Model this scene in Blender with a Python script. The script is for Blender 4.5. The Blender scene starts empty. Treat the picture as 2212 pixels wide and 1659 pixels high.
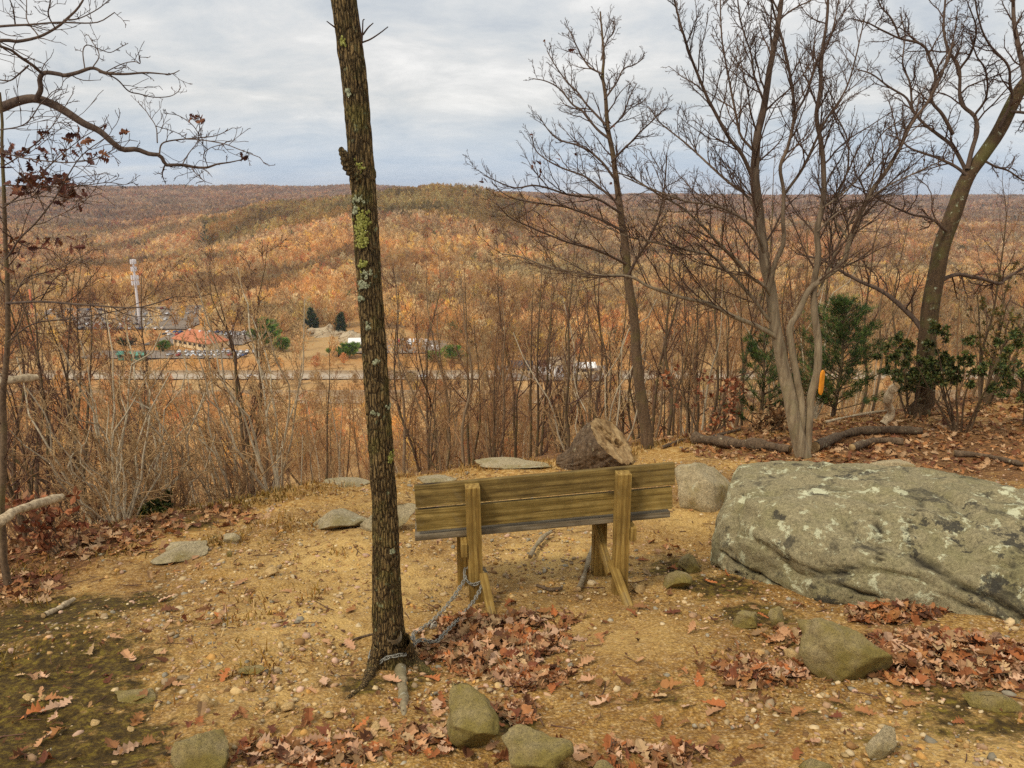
import bpy, math, random
import numpy as np
from mathutils import Vector, Matrix

rng = np.random.default_rng(11)
random.seed(11)
S = bpy.context.scene
COL = S.collection
PI = math.pi

# ------------------------------------------------------------------ camera model
# picture coordinates are those of the photograph scaled to 2212 x 1659
FP = 1734.6
PITCH = math.atan(0.2419)
CP, SP = math.cos(PITCH), math.sin(PITCH)
CZ = 1.7

def ray(x, y):
    u = (np.asarray(x, float) - 1106.0) / FP
    v = (829.5 - np.asarray(y, float)) / FP
    return u, CP + v * SP, -SP + v * CP

def pr(x, y, Y):
    """world point on the line of sight through picture point (x, y) at forward distance Y"""
    dx, dy, dz = ray(x, y)
    t = Y / dy
    return np.stack([dx * t, dy * t, CZ + dz * t], -1)

def zrow(y, Y):
    dx, dy, dz = ray(1106, y)
    return CZ + dz / dy * Y

# ------------------------------------------------------------------ noise
def _hash(ix, iy, iz, seed):
    h = (ix * 374761393 + iy * 668265263 + iz * 2147483647 + seed * 1274126177) & 0xFFFFFFFF
    h = ((h ^ (h >> 13)) * 1274126177) & 0xFFFFFFFF
    h = ((h ^ (h >> 16)) * 2246822519) & 0xFFFFFFFF
    return (h ^ (h >> 15)) & 0xFFFF

def vnoise(p, seed=0):
    p = np.asarray(p, float)
    i = np.floor(p).astype(np.int64)
    f = p - i
    f = f * f * f * (f * (f * 6 - 15) + 10)
    r = 0
    for dx in (0, 1):
        wx = f[..., 0] if dx else 1 - f[..., 0]
        for dy in (0, 1):
            wy = f[..., 1] if dy else 1 - f[..., 1]
            for dz in (0, 1):
                wz = f[..., 2] if dz else 1 - f[..., 2]
                r = r + wx * wy * wz * _hash(i[..., 0] + dx, i[..., 1] + dy, i[..., 2] + dz, seed)
    return r / 32767.5 - 1.0

def fbm(p, oct=4, seed=0, gain=0.5):
    a, s, r = 1.0, 1.0, 0
    for k in range(oct):
        r = r + a * vnoise(np.asarray(p) * s + 17.3 * k, seed + k)
        a *= gain
        s *= 2.03
    return r

def n2(x, y, sc, oct=3, seed=0):
    return fbm(np.stack([np.asarray(x) * sc, np.asarray(y) * sc, np.zeros_like(np.asarray(x, float))], -1), oct, seed)

def sstep(a, b, x):
    t = np.clip((x - a) / (b - a), 0, 1)
    return t * t * (3 - 2 * t)

# ------------------------------------------------------------------ terrain
EX = np.array([-30, -9, -5, -3.6, -2.4, -1.0, 0.5, 2.0, 5.0, 8.0, 14, 40])
EY = np.array([3.0, 4.2, 5.6, 6.7, 7.7, 8.6, 9.3, 10.0, 11.8, 13.0, 14.5, 18])

PROF_X = [-700, 200, 450, 600, 760, 860, 940, 1020, 1100, 1350, 1700, 2212, 3000]
PROF = [  # (distance, picture row) of the ground along each bearing
 [(740, 650), (1000, 600), (1400, 545), (1900, 500), (2600, 458), (4500, 409), (6000, 430)],
 [(740, 650), (1000, 600), (1400, 540), (1900, 497), (2600, 456), (4500, 411), (6000, 430)],
 [(740, 640), (1000, 580), (1350, 505), (1700, 488), (2600, 455), (4500, 413), (6000, 430)],
 [(720, 650), (1000, 560), (1350, 480), (1500, 458), (2600, 456), (4500, 412), (6000, 430)],
 [(680, 660), (950, 550), (1250, 465), (1500, 436), (2600, 450), (4500, 409), (6000, 430)],
 [(680, 660), (950, 545), (1200, 465), (1450, 420), (2600, 450), (4500, 413), (6000, 430)],
 [(680, 670), (950, 545), (1180, 470), (1400, 410), (2600, 450), (4500, 418), (6000, 430)],
 [(680, 670), (950, 545), (1200, 470), (1400, 414), (2600, 450), (4500, 418), (6000, 430)],
 [(680, 680), (950, 565), (1250, 480), (1420, 436), (2600, 450), (4500, 418), (6000, 435)],
 [(700, 660), (1000, 590), (1400, 520), (1800, 480), (2600, 452), (4500, 429), (6000, 440)],
 [(700, 660), (1000, 590), (1400, 530), (1800, 490), (2600, 456), (4500, 433), (6000, 445)],
 [(700, 660), (1000, 590), (1400, 530), (1800, 490), (2600, 456), (4500, 429), (6000, 445)],
 [(700, 660), (1000, 590), (1400, 530), (1800, 490), (2600, 456), (4500, 429), (6000, 445)],
]
FLOOR = -98.0
LY = np.linspace(math.log(300), math.log(9000), 260)
VTAB = []
for prof in PROF:
    ys = [300, 600] + [d for d, _ in prof] + [9000]
    zs = [FLOOR, FLOOR] + [float(zrow(r, d)) for d, r in prof] + [-60]
    c = np.interp(LY, np.log(ys), zs)
    k = np.ones(9) / 9
    c = np.convolve(np.pad(c, 4, mode='edge'), k, 'valid')
    VTAB.append(c)
VTAB = np.array(VTAB)
VA = (np.array(PROF_X) - 1106.0) / FP / 1.029

def valley(x, y):
    yy = np.maximum(y, 1.0)
    a = np.clip(x / yy, VA[0], VA[-1])
    l = np.clip(np.log(yy), LY[0], LY[-1] - 1e-6)
    fl = (l - LY[0]) / (LY[1] - LY[0])
    il = np.clip(fl.astype(int), 0, len(LY) - 2)
    fl = fl - il
    ia = np.clip(np.searchsorted(VA, a) - 1, 0, len(VA) - 2)
    fa = (a - VA[ia]) / (VA[ia + 1] - VA[ia])
    fa = fa * fa * (3 - 2 * fa)
    z = (VTAB[ia, il] * (1 - fa) * (1 - fl) + VTAB[ia + 1, il] * fa * (1 - fl)
         + VTAB[ia, il + 1] * (1 - fa) * fl + VTAB[ia + 1, il + 1] * fa * fl)
    w = sstep(650, 1100, y)
    return z + w * 9.0 * n2(x, y, 1 / 260.0, 3, 5) * np.where(y > 3500, .5, 1) + sstep(2500, 4000, y) * 16 * n2(x, y, 1 / 800.0, 2, 8)

def outside(x, y):
    a = y - np.interp(x, EX, EY)
    b = -3.7 - 0.12 * (y - 4) - x
    m = np.maximum(a, b)
    return m + 0.25 * np.exp(-np.abs(a - b) * 1.6)

def hbase(x, y):
    x = np.asarray(x, float)
    y = np.asarray(y, float)
    yc = np.clip(y, -3, 13)
    g = -0.19 * yc + 0.003 * yc * yc + 0.022 * np.clip(x, -4, 8)
    s = np.maximum(outside(x, y), 0)
    drop = 0.66 * (np.sqrt(s * s + 1.3 ** 2) - 1.3)
    near = g - drop
    v = valley(x, y)
    k = 6.0
    d = np.clip((near - v) / k, -30, 30)
    return np.where(near > v + 60, near, v + k * np.logaddexp(0, d))

def hn(x, y):
    x = np.asarray(x, float)
    y = np.asarray(y, float)
    return hbase(x, y) + 0.07 * n2(x, y, 0.55, 2, 31) + 0.022 * n2(x, y, 2.4, 3, 37)

def G(px, py, lo=1.0, hi=40.0, fn=hn):
    """where the line of sight through a picture point meets the ground"""
    dx, dy, dz = ray(px, py)
    dx, dy, dz = np.broadcast_arrays(dx, dy, dz)
    ts = np.linspace(lo, hi, 160)
    lo_t = np.full(dx.shape, lo)
    hi_t = np.full(dx.shape, hi)
    found = np.zeros(dx.shape, bool)
    for a, b in zip(ts[:-1], ts[1:]):
        below = (CZ + dz * b) < fn(dx * b, dy * b)
        new = below & ~found
        lo_t = np.where(new, a, lo_t)
        hi_t = np.where(new, b, hi_t)
        found |= new
        if found.all():
            break
    for _ in range(22):
        m = (lo_t + hi_t) / 2
        below = (CZ + dz * m) < fn(dx * m, dy * m)
        hi_t = np.where(below, m, hi_t)
        lo_t = np.where(below, lo_t, m)
    t = hi_t
    p = np.stack([dx * t, dy * t, fn(dx * t, dy * t)], -1)
    return p

# ------------------------------------------------------------------ mesh helpers
def mesh_np(name, V, F, mats=(), smooth=True, tint=None, mi=None, extra=None):
    """V (n,3); F list of integer arrays (m,k)"""
    me = bpy.data.meshes.new(name)
    V = np.ascontiguousarray(V, np.float32)
    F = [np.ascontiguousarray(f, np.int32) for f in F if len(f)]
    nl = sum(f.size for f in F)
    npoly = sum(len(f) for f in F)
    me.vertices.add(len(V))
    me.vertices.foreach_set('co', V.ravel())
    me.loops.add(nl)
    me.polygons.add(npoly)
    me.loops.foreach_set('vertex_index', np.concatenate([f.ravel() for f in F]))
    st, o = [], 0
    for f in F:
        st.append(o + np.arange(len(f)) * f.shape[1])
        o += f.size
    me.polygons.foreach_set('loop_start', np.concatenate(st).astype(np.int32))
    me.polygons.foreach_set('use_smooth', np.full(npoly, smooth))
    for m in mats:
        me.materials.append(m)
    if mi is not None:
        me.polygons.foreach_set('material_index', np.asarray(mi, np.int32))
    if tint is not None:
        a = me.attributes.new('tint', 'FLOAT_COLOR', 'POINT')
        t = np.ones((len(V), 4), np.float32)
        t[:, :3] = tint
        a.data.foreach_set('color', t.ravel())
    if extra is not None:
        a = me.attributes.new('zone', 'FLOAT_COLOR', 'POINT')
        t = np.ones((len(V), 4), np.float32)
        t[:, :extra.shape[1]] = extra
        a.data.foreach_set('color', t.ravel())
    me.update(calc_edges=True)
    me.validate()
    return me

def link(name, me, parent=None, loc=None):
    o = bpy.data.objects.new(name, me)
    COL.objects.link(o)
    if parent is not None:
        o.parent = parent
    if loc is not None:
        o.location = [float(c) for c in loc]
    return o

def empty(name, loc=(0, 0, 0), rz=0.0):
    o = bpy.data.objects.new(name, None)
    o.empty_display_size = 0.1
    COL.objects.link(o)
    o.location = [float(c) for c in loc]
    o.rotation_euler = (0, 0, rz)
    return o

def tag(o, label=None, cat=None, group=None, kind=None):
    if label: o['label'] = label
    if cat: o['category'] = cat
    if group: o['group'] = group
    if kind: o['kind'] = kind
    return o

def copy_tree(o, parent=None):
    c = o.copy()
    COL.objects.link(c)
    if parent is not None:
        c.parent = parent
    for ch in list(o.children):
        copy_tree(ch, c)
    return c

class MB:
    """collects shapes for one mesh"""
    def __init__(self):
        self.V, self.F, self.n = [], {}, 0
        self.T = []
        self.MI = {}
    def add(self, V, F, tint=None, mi=0):
        V = np.asarray(V, float).reshape(-1, 3)
        for f in (F if isinstance(F, list) else [F]):
            f = np.asarray(f, int)
            if f.size == 0: continue
            self.F.setdefault(f.shape[1], []).append(f + self.n)
            self.MI.setdefault(f.shape[1], []).append(np.full(len(f), mi))
        self.V.append(V)
        if tint is not None:
            self.T.append(np.broadcast_to(np.asarray(tint, float), (len(V), 3)))
        self.n += len(V)
    def tube(self, P, R, k=6, cap=False, tint=None, mi=0):
        """P (B,N,3) R (B,N)"""
        P = np.asarray(P, float)
        R = np.asarray(R, float)
        if P.ndim == 2:
            P, R = P[None], R[None]
        if P.shape[0] == 0: return
        B, N, _ = P.shape
        T = np.gradient(P, axis=1)
        T /= np.linalg.norm(T, axis=2, keepdims=True) + 1e-9
        m = T.mean(1)
        ax = np.argmin(np.abs(m), 1)
        ref = np.eye(3)[ax][:, None, :]
        n = np.cross(T, np.broadcast_to(ref, T.shape))
        n /= np.linalg.norm(n, axis=2, keepdims=True) + 1e-9
        b = np.cross(T, n)
        a = np.arange(k) * 2 * PI / k
        V = P[:, :, None, :] + R[:, :, None, None] * (np.cos(a)[None, None, :, None] * n[:, :, None, :]
                                                     + np.sin(a)[None, None, :, None] * b[:, :, None, :])
        idx = np.arange(B * N * k).reshape(B, N, k)
        i0 = idx[:, :-1, :]
        i1 = idx[:, 1:, :]
        Q = np.stack([i0, np.roll(i0, -1, 2), np.roll(i1, -1, 2), i1], -1).reshape(-1, 4)
        fs = [Q]
        if cap:
            fs += [idx[:, 0, ::-1].reshape(B, k), idx[:, -1, :].reshape(B, k)]
        self.add(V.reshape(-1, 3), fs, tint, mi)
    def box(self, c, s, M=None, tint=None, mi=0, bev=0.0):
        x, y, z = [q / 2 for q in s]
        if bev > 0:
            pts, F = [], []
            b = bev
            bm = _bevbox(x, y, z, b)
            V, F = bm
        else:
            V = np.array([(-x, -y, -z), (x, -y, -z), (x, y, -z), (-x, y, -z), (-x, -y, z), (x, -y, z), (x, y, z), (-x, y, z)])
            F = [np.array([(0, 3, 2, 1), (4, 5, 6, 7), (0, 1, 5, 4), (1, 2, 6, 5), (2, 3, 7, 6), (3, 0, 4, 7)])]
        if M is not None:
            V = V @ np.array(M)[:3, :3].T
        self.add(V + np.asarray(c, float), F, tint, mi)
    def mesh(self, name, mats, smooth=True):
        ks = sorted(self.F)
        F = [np.concatenate(self.F[k]) for k in ks]
        mi = np.concatenate([np.concatenate(self.MI[k]) for k in ks])
        t = np.concatenate(self.T) if self.T else None
        if t is not None and len(t) != self.n: t = None
        return mesh_np(name, np.concatenate(self.V), F, mats if isinstance(mats, (list, tuple)) else [mats], smooth, t, mi)
    def build(self, name, mats, parent=None, loc=None, smooth=True):
        return link(name, self.mesh(name, mats, smooth), parent, loc)

_bb_cache = {}
def _bevbox(x, y, z, b):
    import bmesh
    bm = bmesh.new()
    bmesh.ops.create_cube(bm, size=1)
    for v in bm.verts:
        v.co = Vector((v.co.x * 2 * x, v.co.y * 2 * y, v.co.z * 2 * z))
    bmesh.ops.bevel(bm, geom=bm.edges[:] , offset=b, segments=2, affect='EDGES', profile=0.5)
    V = np.array([v.co[:] for v in bm.verts])
    bm.verts.index_update()
    by = {}
    for f in bm.faces:
        by.setdefault(len(f.verts), []).append([v.index for v in f.verts])
    bm.free()
    return V, [np.array(q) for q in by.values()]

def ico(sub):
    import bmesh
    bm = bmesh.new()
    bmesh.ops.create_icosphere(bm, subdivisions=sub, radius=1)
    V = np.array([v.co[:] for v in bm.verts])
    bm.verts.index_update()
    F = np.array([[v.index for v in f.verts] for f in bm.faces])
    bm.free()
    return V, F
ICO = {s: ico(s) for s in (1, 2, 3, 5, 7)}

def rotz(a):
    c, s = math.cos(a), math.sin(a)
    return np.array([[c, -s, 0], [s, c, 0], [0, 0, 1]])
def rotx(a):
    c, s = math.cos(a), math.sin(a)
    return np.array([[1, 0, 0], [0, c, -s], [0, s, c]])
def roty(a):
    c, s = math.cos(a), math.sin(a)
    return np.array([[c, 0, s], [0, 1, 0], [-s, 0, c]])

def scatter(tV, tF, pos, M, sc=None, tints=None):
    """many copies of a template in one array: pos (n,3), M (n,3,3)"""
    n = len(pos)
    V = np.einsum('nij,kj->nki', M, tV)
    if sc is not None:
        V = V * np.asarray(sc).reshape(n, 1, -1)
    V = V + pos[:, None, :]
    k = len(tV)
    F = [(f[None] + (np.arange(n) * k)[:, None, None]).reshape(-1, f.shape[1]) for f in tF]
    T = None
    if tints is not None:
        T = np.repeat(tints, k, 0)
    return V.reshape(-1, 3), F, T

def rand_rot(n, tilt=None):
    """random rotations: any, or about z with a tilt"""
    a = rng.uniform(0, 2 * PI, n)
    R = np.zeros((n, 3, 3))
    R[:, 0, 0] = np.cos(a); R[:, 0, 1] = -np.sin(a); R[:, 1, 0] = np.sin(a); R[:, 1, 1] = np.cos(a); R[:, 2, 2] = 1
    if tilt is None:
        q = rng.normal(size=(n, 4))
        q /= np.linalg.norm(q, axis=1, keepdims=True)
        w, x, y, z = q.T
        return np.stack([np.stack([1 - 2 * (y * y + z * z), 2 * (x * y - z * w), 2 * (x * z + y * w)], -1),
                         np.stack([2 * (x * y + z * w), 1 - 2 * (x * x + z * z), 2 * (y * z - x * w)], -1),
                         np.stack([2 * (x * z - y * w), 2 * (y * z + x * w), 1 - 2 * (x * x + y * y)], -1)], 1)
    b = rng.normal(0, 1, n) * tilt
    c, s = np.cos(b), np.sin(b)
    X = np.zeros((n, 3, 3))
    X[:, 0, 0] = 1; X[:, 1, 1] = c; X[:, 1, 2] = -s; X[:, 2, 1] = s; X[:, 2, 2] = c
    a2 = rng.uniform(0, 2 * PI, n)
    Z = np.zeros((n, 3, 3))
    Z[:, 0, 0] = np.cos(a2); Z[:, 0, 1] = -np.sin(a2); Z[:, 1, 0] = np.sin(a2); Z[:, 1, 1] = np.cos(a2); Z[:, 2, 2] = 1
    return R @ X @ Z

# ------------------------------------------------------------------ materials
class NT:
    def __init__(self, name):
        self.m = bpy.data.materials.new(name)
        self.m.use_nodes = True
        self.t = self.m.node_tree
        self.b = self.t.nodes['Principled BSDF']
        self.b.inputs['Specular IOR Level'].default_value = 0.25
        self.b.inputs['Roughness'].default_value = 0.9
    def n(self, typ, **kw):
        nd = self.t.nodes.new(typ)
        for k, v in kw.items():
            if k.startswith('_'):
                setattr(nd, k[1:], v)
            else:
                key = int(k[1:]) if k[0] == 'i' and k[1:].isdigit() else k.replace('__', ' ')
                if hasattr(v, 'is_linked') or isinstance(v, bpy.types.NodeSocket):
                    self.t.links.new(v, nd.inputs[key])
                else:
                    nd.inputs[key].default_value = v
        return nd
    def coord(self, scale=(1, 1, 1), kind='Object', rot=(0, 0, 0)):
        tc = self.n('ShaderNodeTexCoord')
        mp = self.n('ShaderNodeMapping', Vector=tc.outputs[kind])
        mp.inputs['Scale'].default_value = scale
        mp.inputs['Rotation'].default_value = rot
        return mp.outputs[0]
    def noise(self, vec, scale=5, detail=5, rough=0.6, dist=0.0):
        return self.n('ShaderNodeTexNoise', Vector=vec, Scale=scale, Detail=detail, Roughness=rough, Distortion=dist).outputs['Fac']
    def ramp(self, fac, stops, interp='LINEAR'):
        r = self.n('ShaderNodeValToRGB', Fac=fac)
        r.color_ramp.interpolation = interp
        e = r.color_ramp.elements
        while len(e) < len(stops): e.new(0.5)
        for q, (p, c) in zip(e, stops):
            q.position = p
            q.color = (*c, 1) if len(c) == 3 else c
        return r.outputs[0]
    def mix(self, fac, a, b, mode='MIX'):
        m = self.n('ShaderNodeMix', _data_type='RGBA', _blend_type=mode)
        for key, v in ((0, fac), (6, a), (7, b)):
            if isinstance(v, bpy.types.NodeSocket):
                self.t.links.new(v, m.inputs[key])
            elif key == 0:
                m.inputs[0].default_value = v
            else:
                m.inputs[key].default_value = (*v, 1)
        return m.outputs[2]
    def math(self, op, a, b=0.0, clamp=False):
        m = self.n('ShaderNodeMath', _operation=op, _use_clamp=clamp)
        for k, v in ((0, a), (1, b)):
            if isinstance(v, bpy.types.NodeSocket): self.t.links.new(v, m.inputs[k])
            else: m.inputs[k].default_value = v
        return m.outputs[0]
    def attr(self, name='tint'):
        return self.n('ShaderNodeAttribute', _attribute_name=name)
    def color(self, c):
        if isinstance(c, bpy.types.NodeSocket): self.t.links.new(c, self.b.inputs['Base Color'])
        else: self.b.inputs['Base Color'].default_value = (*c, 1)
        return self
    def bump(self, h, strength=0.5, dist=0.01):
        bp = self.n('ShaderNodeBump', Height=h, Strength=strength, Distance=dist)
        self.t.links.new(bp.outputs[0], self.b.inputs['Normal'])
        return self
    def set(self, **kw):
        for k, v in kw.items():
            self.b.inputs[k.replace('__', ' ')].default_value = v
        return self

def bark_mat(name, dark, light, moss=None, scale=1.0, bumpd=0.012, strength=0.9, patch=None, seed=0.0, plates=False):
    m = NT(name)
    pl = m.n('ShaderNodeTexVoronoi', _feature='DISTANCE_TO_EDGE', Vector=m.n('ShaderNodeVectorMath', _operation='ADD', i0=m.coord((38 * scale, 38 * scale, 8 * scale)), i1=m.n('ShaderNodeTexNoise', Vector=m.coord((1, 1, 1)), Scale=9.0 * scale, Detail=3.0).outputs['Color']).outputs[0], Scale=1.0) if plates else None
    v = m.coord((9 * scale, 9 * scale, 1.6 * scale))
    v2 = m.coord((1, 1, 1))
    a = m.noise(v, 2.6, 6, 0.65, 0.6)
    c = m.ramp(a, [(0.33, dark), (0.52, tuple((d + l) / 2 for d, l in zip(dark, light))), (0.68, light)])
    fine = m.noise(v2, 60 * scale, 3, 0.6)
    c = m.mix(0.35, c, m.ramp(fine, [(0.3, tuple(q * 0.5 for q in dark)), (0.7, tuple(min(1, q * 1.4) for q in light))]))
    if plates:
        c = m.mix(m.ramp(pl.outputs['Distance'], [(0.02, (0.85, 0.85, 0.85)), (0.12, (0, 0, 0))]), c, tuple(q * 0.6 for q in dark))
    if moss:
        k = m.noise(v2, 3.5 * scale, 4, 0.6)
        c = m.mix(m.ramp(k, [(0.5, (0, 0, 0)), (0.66, (0.75, 0.75, 0.75))]), c, moss)
    if patch:
        k = m.noise(v2, 14 * scale, 5, 0.65)
        c = m.mix(m.ramp(k, [(0.62, (0, 0, 0)), (0.66, (0.85, 0.85, 0.85))]), c, patch)
    m.color(c)
    if plates:
        a = m.math('ADD', a, m.ramp(pl.outputs['Distance'], [(0.0, (0, 0, 0)), (0.22, (1, 1, 1))]))
    if strength > 0:
        m.bump(m.math('ADD', a, m.math('MULTIPLY', fine, 0.25)), strength, bumpd)
    return m.m

M = {}
M['oak_bark'] = bark_mat('oak_bark', (0.035, 0.019, 0.007), (0.34, 0.22, 0.085), moss=(0.16, 0.13, 0.03), patch=(0.26, 0.27, 0.14), scale=1.9, bumpd=0.016, strength=1.0, plates=True)
M['grey_bark'] = bark_mat('grey_bark', (0.15, 0.11, 0.065), (0.40, 0.32, 0.20), moss=(0.20, 0.17, 0.085), patch=(0.44, 0.42, 0.34), scale=1.0, bumpd=0.004, strength=0.5)
M['limb_bark'] = bark_mat('limb_bark', (0.05, 0.03, 0.023), (0.14, 0.095, 0.065), scale=1.0, strength=0)
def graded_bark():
    # smooth grey stem below; browner young bark above, its darkness against the sky painted in
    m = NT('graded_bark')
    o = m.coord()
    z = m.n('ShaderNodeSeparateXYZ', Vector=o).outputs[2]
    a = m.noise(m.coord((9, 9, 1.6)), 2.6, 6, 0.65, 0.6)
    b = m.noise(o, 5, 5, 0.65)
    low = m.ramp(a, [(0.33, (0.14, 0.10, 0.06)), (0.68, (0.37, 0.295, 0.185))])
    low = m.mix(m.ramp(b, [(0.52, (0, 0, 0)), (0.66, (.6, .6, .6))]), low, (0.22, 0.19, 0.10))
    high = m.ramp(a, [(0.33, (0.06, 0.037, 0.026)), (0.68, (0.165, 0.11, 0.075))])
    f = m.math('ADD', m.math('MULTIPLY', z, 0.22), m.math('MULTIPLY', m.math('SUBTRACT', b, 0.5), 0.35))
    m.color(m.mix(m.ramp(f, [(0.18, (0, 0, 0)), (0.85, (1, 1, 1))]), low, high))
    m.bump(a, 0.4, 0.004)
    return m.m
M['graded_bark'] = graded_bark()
M['dark_bark'] = bark_mat('dark_bark', (0.055, 0.032, 0.02), (0.19, 0.125, 0.07), moss=(0.13, 0.105, 0.035), scale=0.9, bumpd=0.01)
M['ridge_bark'] = bark_mat('ridge_bark', (0.028, 0.017, 0.011), (0.13, 0.08, 0.04), moss=(0.11, 0.10, 0.03), patch=(0.34, 0.35, 0.24), scale=0.9, bumpd=0.012)
M['slope_bark'] = bark_mat('slope_bark', (0.12, 0.075, 0.045), (0.32, 0.225, 0.13), scale=0.7, strength=0)
M['pale_bark'] = bark_mat('pale_bark', (0.27, 0.21, 0.14), (0.56, 0.47, 0.32), scale=0.7, strength=0)
M['dead_wood'] = bark_mat('dead_wood', (0.13, 0.075, 0.035), (0.70, 0.56, 0.36), scale=1.0, bumpd=0.006)
M['log_bark'] = bark_mat('log_bark', (0.022, 0.013, 0.008), (0.20, 0.135, 0.08), patch=(0.36, 0.32, 0.2), scale=0.9, bumpd=0.02)

def twig_mat(name, a, b):
    m = NT(name)
    k = m.noise(m.coord(), 2.2, 3, 0.6)
    m.color(m.ramp(k, [(0.35, a), (0.65, b)]))
    return m.m
M['twig'] = twig_mat('twig', (0.05, 0.026, 0.018), (0.10, 0.055, 0.03))
M['twig_red'] = twig_mat('twig_red', (0.22, 0.11, 0.05), (0.40, 0.225, 0.10))
M['twig_tan'] = twig_mat('twig_tan', (0.32, 0.19, 0.085), (0.52, 0.35, 0.17))
M['twig_dark'] = twig_mat('twig_dark', (0.075, 0.037, 0.027), (0.17, 0.09, 0.055))
M['twig_grey'] = twig_mat('twig_grey', (0.06, 0.035, 0.024), (0.12, 0.072, 0.045))

def tint_mat(name, rough=0.9, var=0.35, scale=8.0, bump=0.0, trans=0.0, spec=0.2):
    m = NT(name)
    a = m.attr('tint').outputs['Color']
    k = m.noise(m.coord(), scale, 4, 0.65)
    c = m.mix(1.0, a, m.ramp(k, [(0.25, (1 - var,) * 3), (0.75, (1 + var * 0.6,) * 3)]), 'MULTIPLY')
    m.color(c).set(Roughness=rough, Specular__IOR__Level=spec)
    if bump: m.bump(k, 0.6, bump)
    return m.m
M['leaf'] = tint_mat('leaf', 0.75, 0.3, 30, spec=0.3)
M['stone_small'] = tint_mat('stone_small', 0.9, 0.3, 40)
M['crown'] = tint_mat('crown', 1.0, 0.2, 0.05, spec=0.0)
def thin(m):
    # fine twigs and thin leaves let light through
    t = m.node_tree
    out = [n for n in t.nodes if n.type == 'OUTPUT_MATERIAL'][0]
    b = t.nodes['Principled BSDF']
    tr = t.nodes.new('ShaderNodeBsdfTranslucent')
    t.links.new(b.inputs['Base Color'].links[0].from_socket, tr.inputs['Color'])
    mx = t.nodes.new('ShaderNodeMixShader')
    mx.inputs[0].default_value = 0.45
    t.links.new(b.outputs[0], mx.inputs[1]); t.links.new(tr.outputs[0], mx.inputs[2])
    t.links.new(mx.outputs[0], out.inputs['Surface'])
thin(M['crown'])
M['green_leaf'] = tint_mat('green_leaf', 0.6, 0.3, 12, spec=0.35)
M['grass'] = tint_mat('grass', 0.95, 0.3, 6, spec=0.1)

def ground_mat():
    m = NT('ledge_soil')
    o = m.coord()
    z = m.attr('zone')
    sep = m.n('ShaderNodeSeparateColor', Color=z.outputs['Color'])
    moss, duff, grass = sep.outputs[0], sep.outputs[1], sep.outputs[2]
    big = m.noise(o, 1.3, 5, 0.6)
    med = m.noise(o, 9, 6, 0.7)
    fine = m.noise(o, 70, 4, 0.7)
    soil = m.ramp(m.math('ADD', m.math('MULTIPLY', big, 0.5), m.math('MULTIPLY', med, 0.5)),
                  [(0.36, (0.22, 0.09, 0.012)), (0.47, (0.47, 0.235, 0.04)), (0.60, (0.72, 0.43, 0.105))])
    vo = m.n('ShaderNodeTexVoronoi', Vector=o, Scale=62.0, Randomness=1.0)
    peb = m.ramp(m.n('ShaderNodeSeparateColor', Color=vo.outputs['Color']).outputs[0],
                 [(0.0, (0.30, 0.15, 0.04)), (0.35, (0.52, 0.33, 0.12)), (0.6, (0.66, 0.46, 0.22)), (0.8, (0.46, 0.34, 0.20)), (1.0, (0.72, 0.60, 0.40))])
    edge = m.ramp(vo.outputs['Distance'], [(0.25, (1, 1, 1)), (0.6, (0.35, 0.35, 0.35))])
    soil = m.mix(0.5, soil, m.mix(1.0, peb, edge, 'MULTIPLY'))
    soil = m.mix(m.ramp(fine, [(0.42, (0.6, 0.6, 0.6)), (0.55, (0, 0, 0))]), soil, (0.15, 0.065, 0.015))
    crumb = m.noise(o, 28, 6, 0.75)
    soil = m.mix(m.ramp(crumb, [(0.36, (0.75, 0.75, 0.75)), (0.47, (0, 0, 0))]), soil, (0.13, 0.055, 0.013))
    soil = m.mix(m.ramp(crumb, [(0.56, (0, 0, 0)), (0.68, (0.6, 0.6, 0.6))]), soil, (0.74, 0.52, 0.24))
    moss_shade_c = m.ramp(m.noise(o, 22, 6, 0.7), [(0.32, (0.022, 0.013, 0.003)), (0.5, (0.085, 0.05, 0.009)), (0.66, (0.22, 0.155, 0.02)), (0.8, (0.32, 0.25, 0.035))])
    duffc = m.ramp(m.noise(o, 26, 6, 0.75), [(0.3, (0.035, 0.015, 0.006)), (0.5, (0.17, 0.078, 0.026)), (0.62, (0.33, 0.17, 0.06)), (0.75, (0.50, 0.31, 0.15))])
    gc = m.ramp(m.noise(o, 24, 6, 0.75), [(0.3, (0.15, 0.07, 0.015)), (0.48, (0.42, 0.22, 0.05)), (0.62, (0.62, 0.42, 0.16)), (0.75, (0.70, 0.55, 0.30))])
    jit = m.math('MULTIPLY', m.math('SUBTRACT', m.noise(o, 6, 6, 0.75), 0.5), 2.2)
    def th(x):
        return m.ramp(m.math('ADD', x, m.math('MULTIPLY', jit, m.math('MULTIPLY', x, 1.4))), [(0.38, (0, 0, 0)), (0.62, (1, 1, 1))])
    sand = m.math('MULTIPLY', z.outputs['Alpha'], m.ramp(med, [(0.32, (.25, .25, .25)), (0.55, (1, 1, 1))]))
    soil = m.mix(m.math('MULTIPLY', sand, 0.72), soil, m.mix(fine, (0.50, 0.29, 0.075), (0.90, 0.64, 0.25)))
    c = m.mix(th(grass), soil, gc)
    c = m.mix(th(moss), c, moss_shade_c)  # moss zone, with the boulder's contact shadow painted into the same colour
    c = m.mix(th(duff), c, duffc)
    m.color(c)
    hgt = m.math('ADD', m.math('MULTIPLY', m.math('SUBTRACT', 1.0, vo.outputs['Distance']), 0.5), m.math('ADD', med, m.math('MULTIPLY', fine, 0.6)))
    m.bump(hgt, 0.9, 0.02)
    return m.m
M['soil'] = ground_mat()

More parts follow.
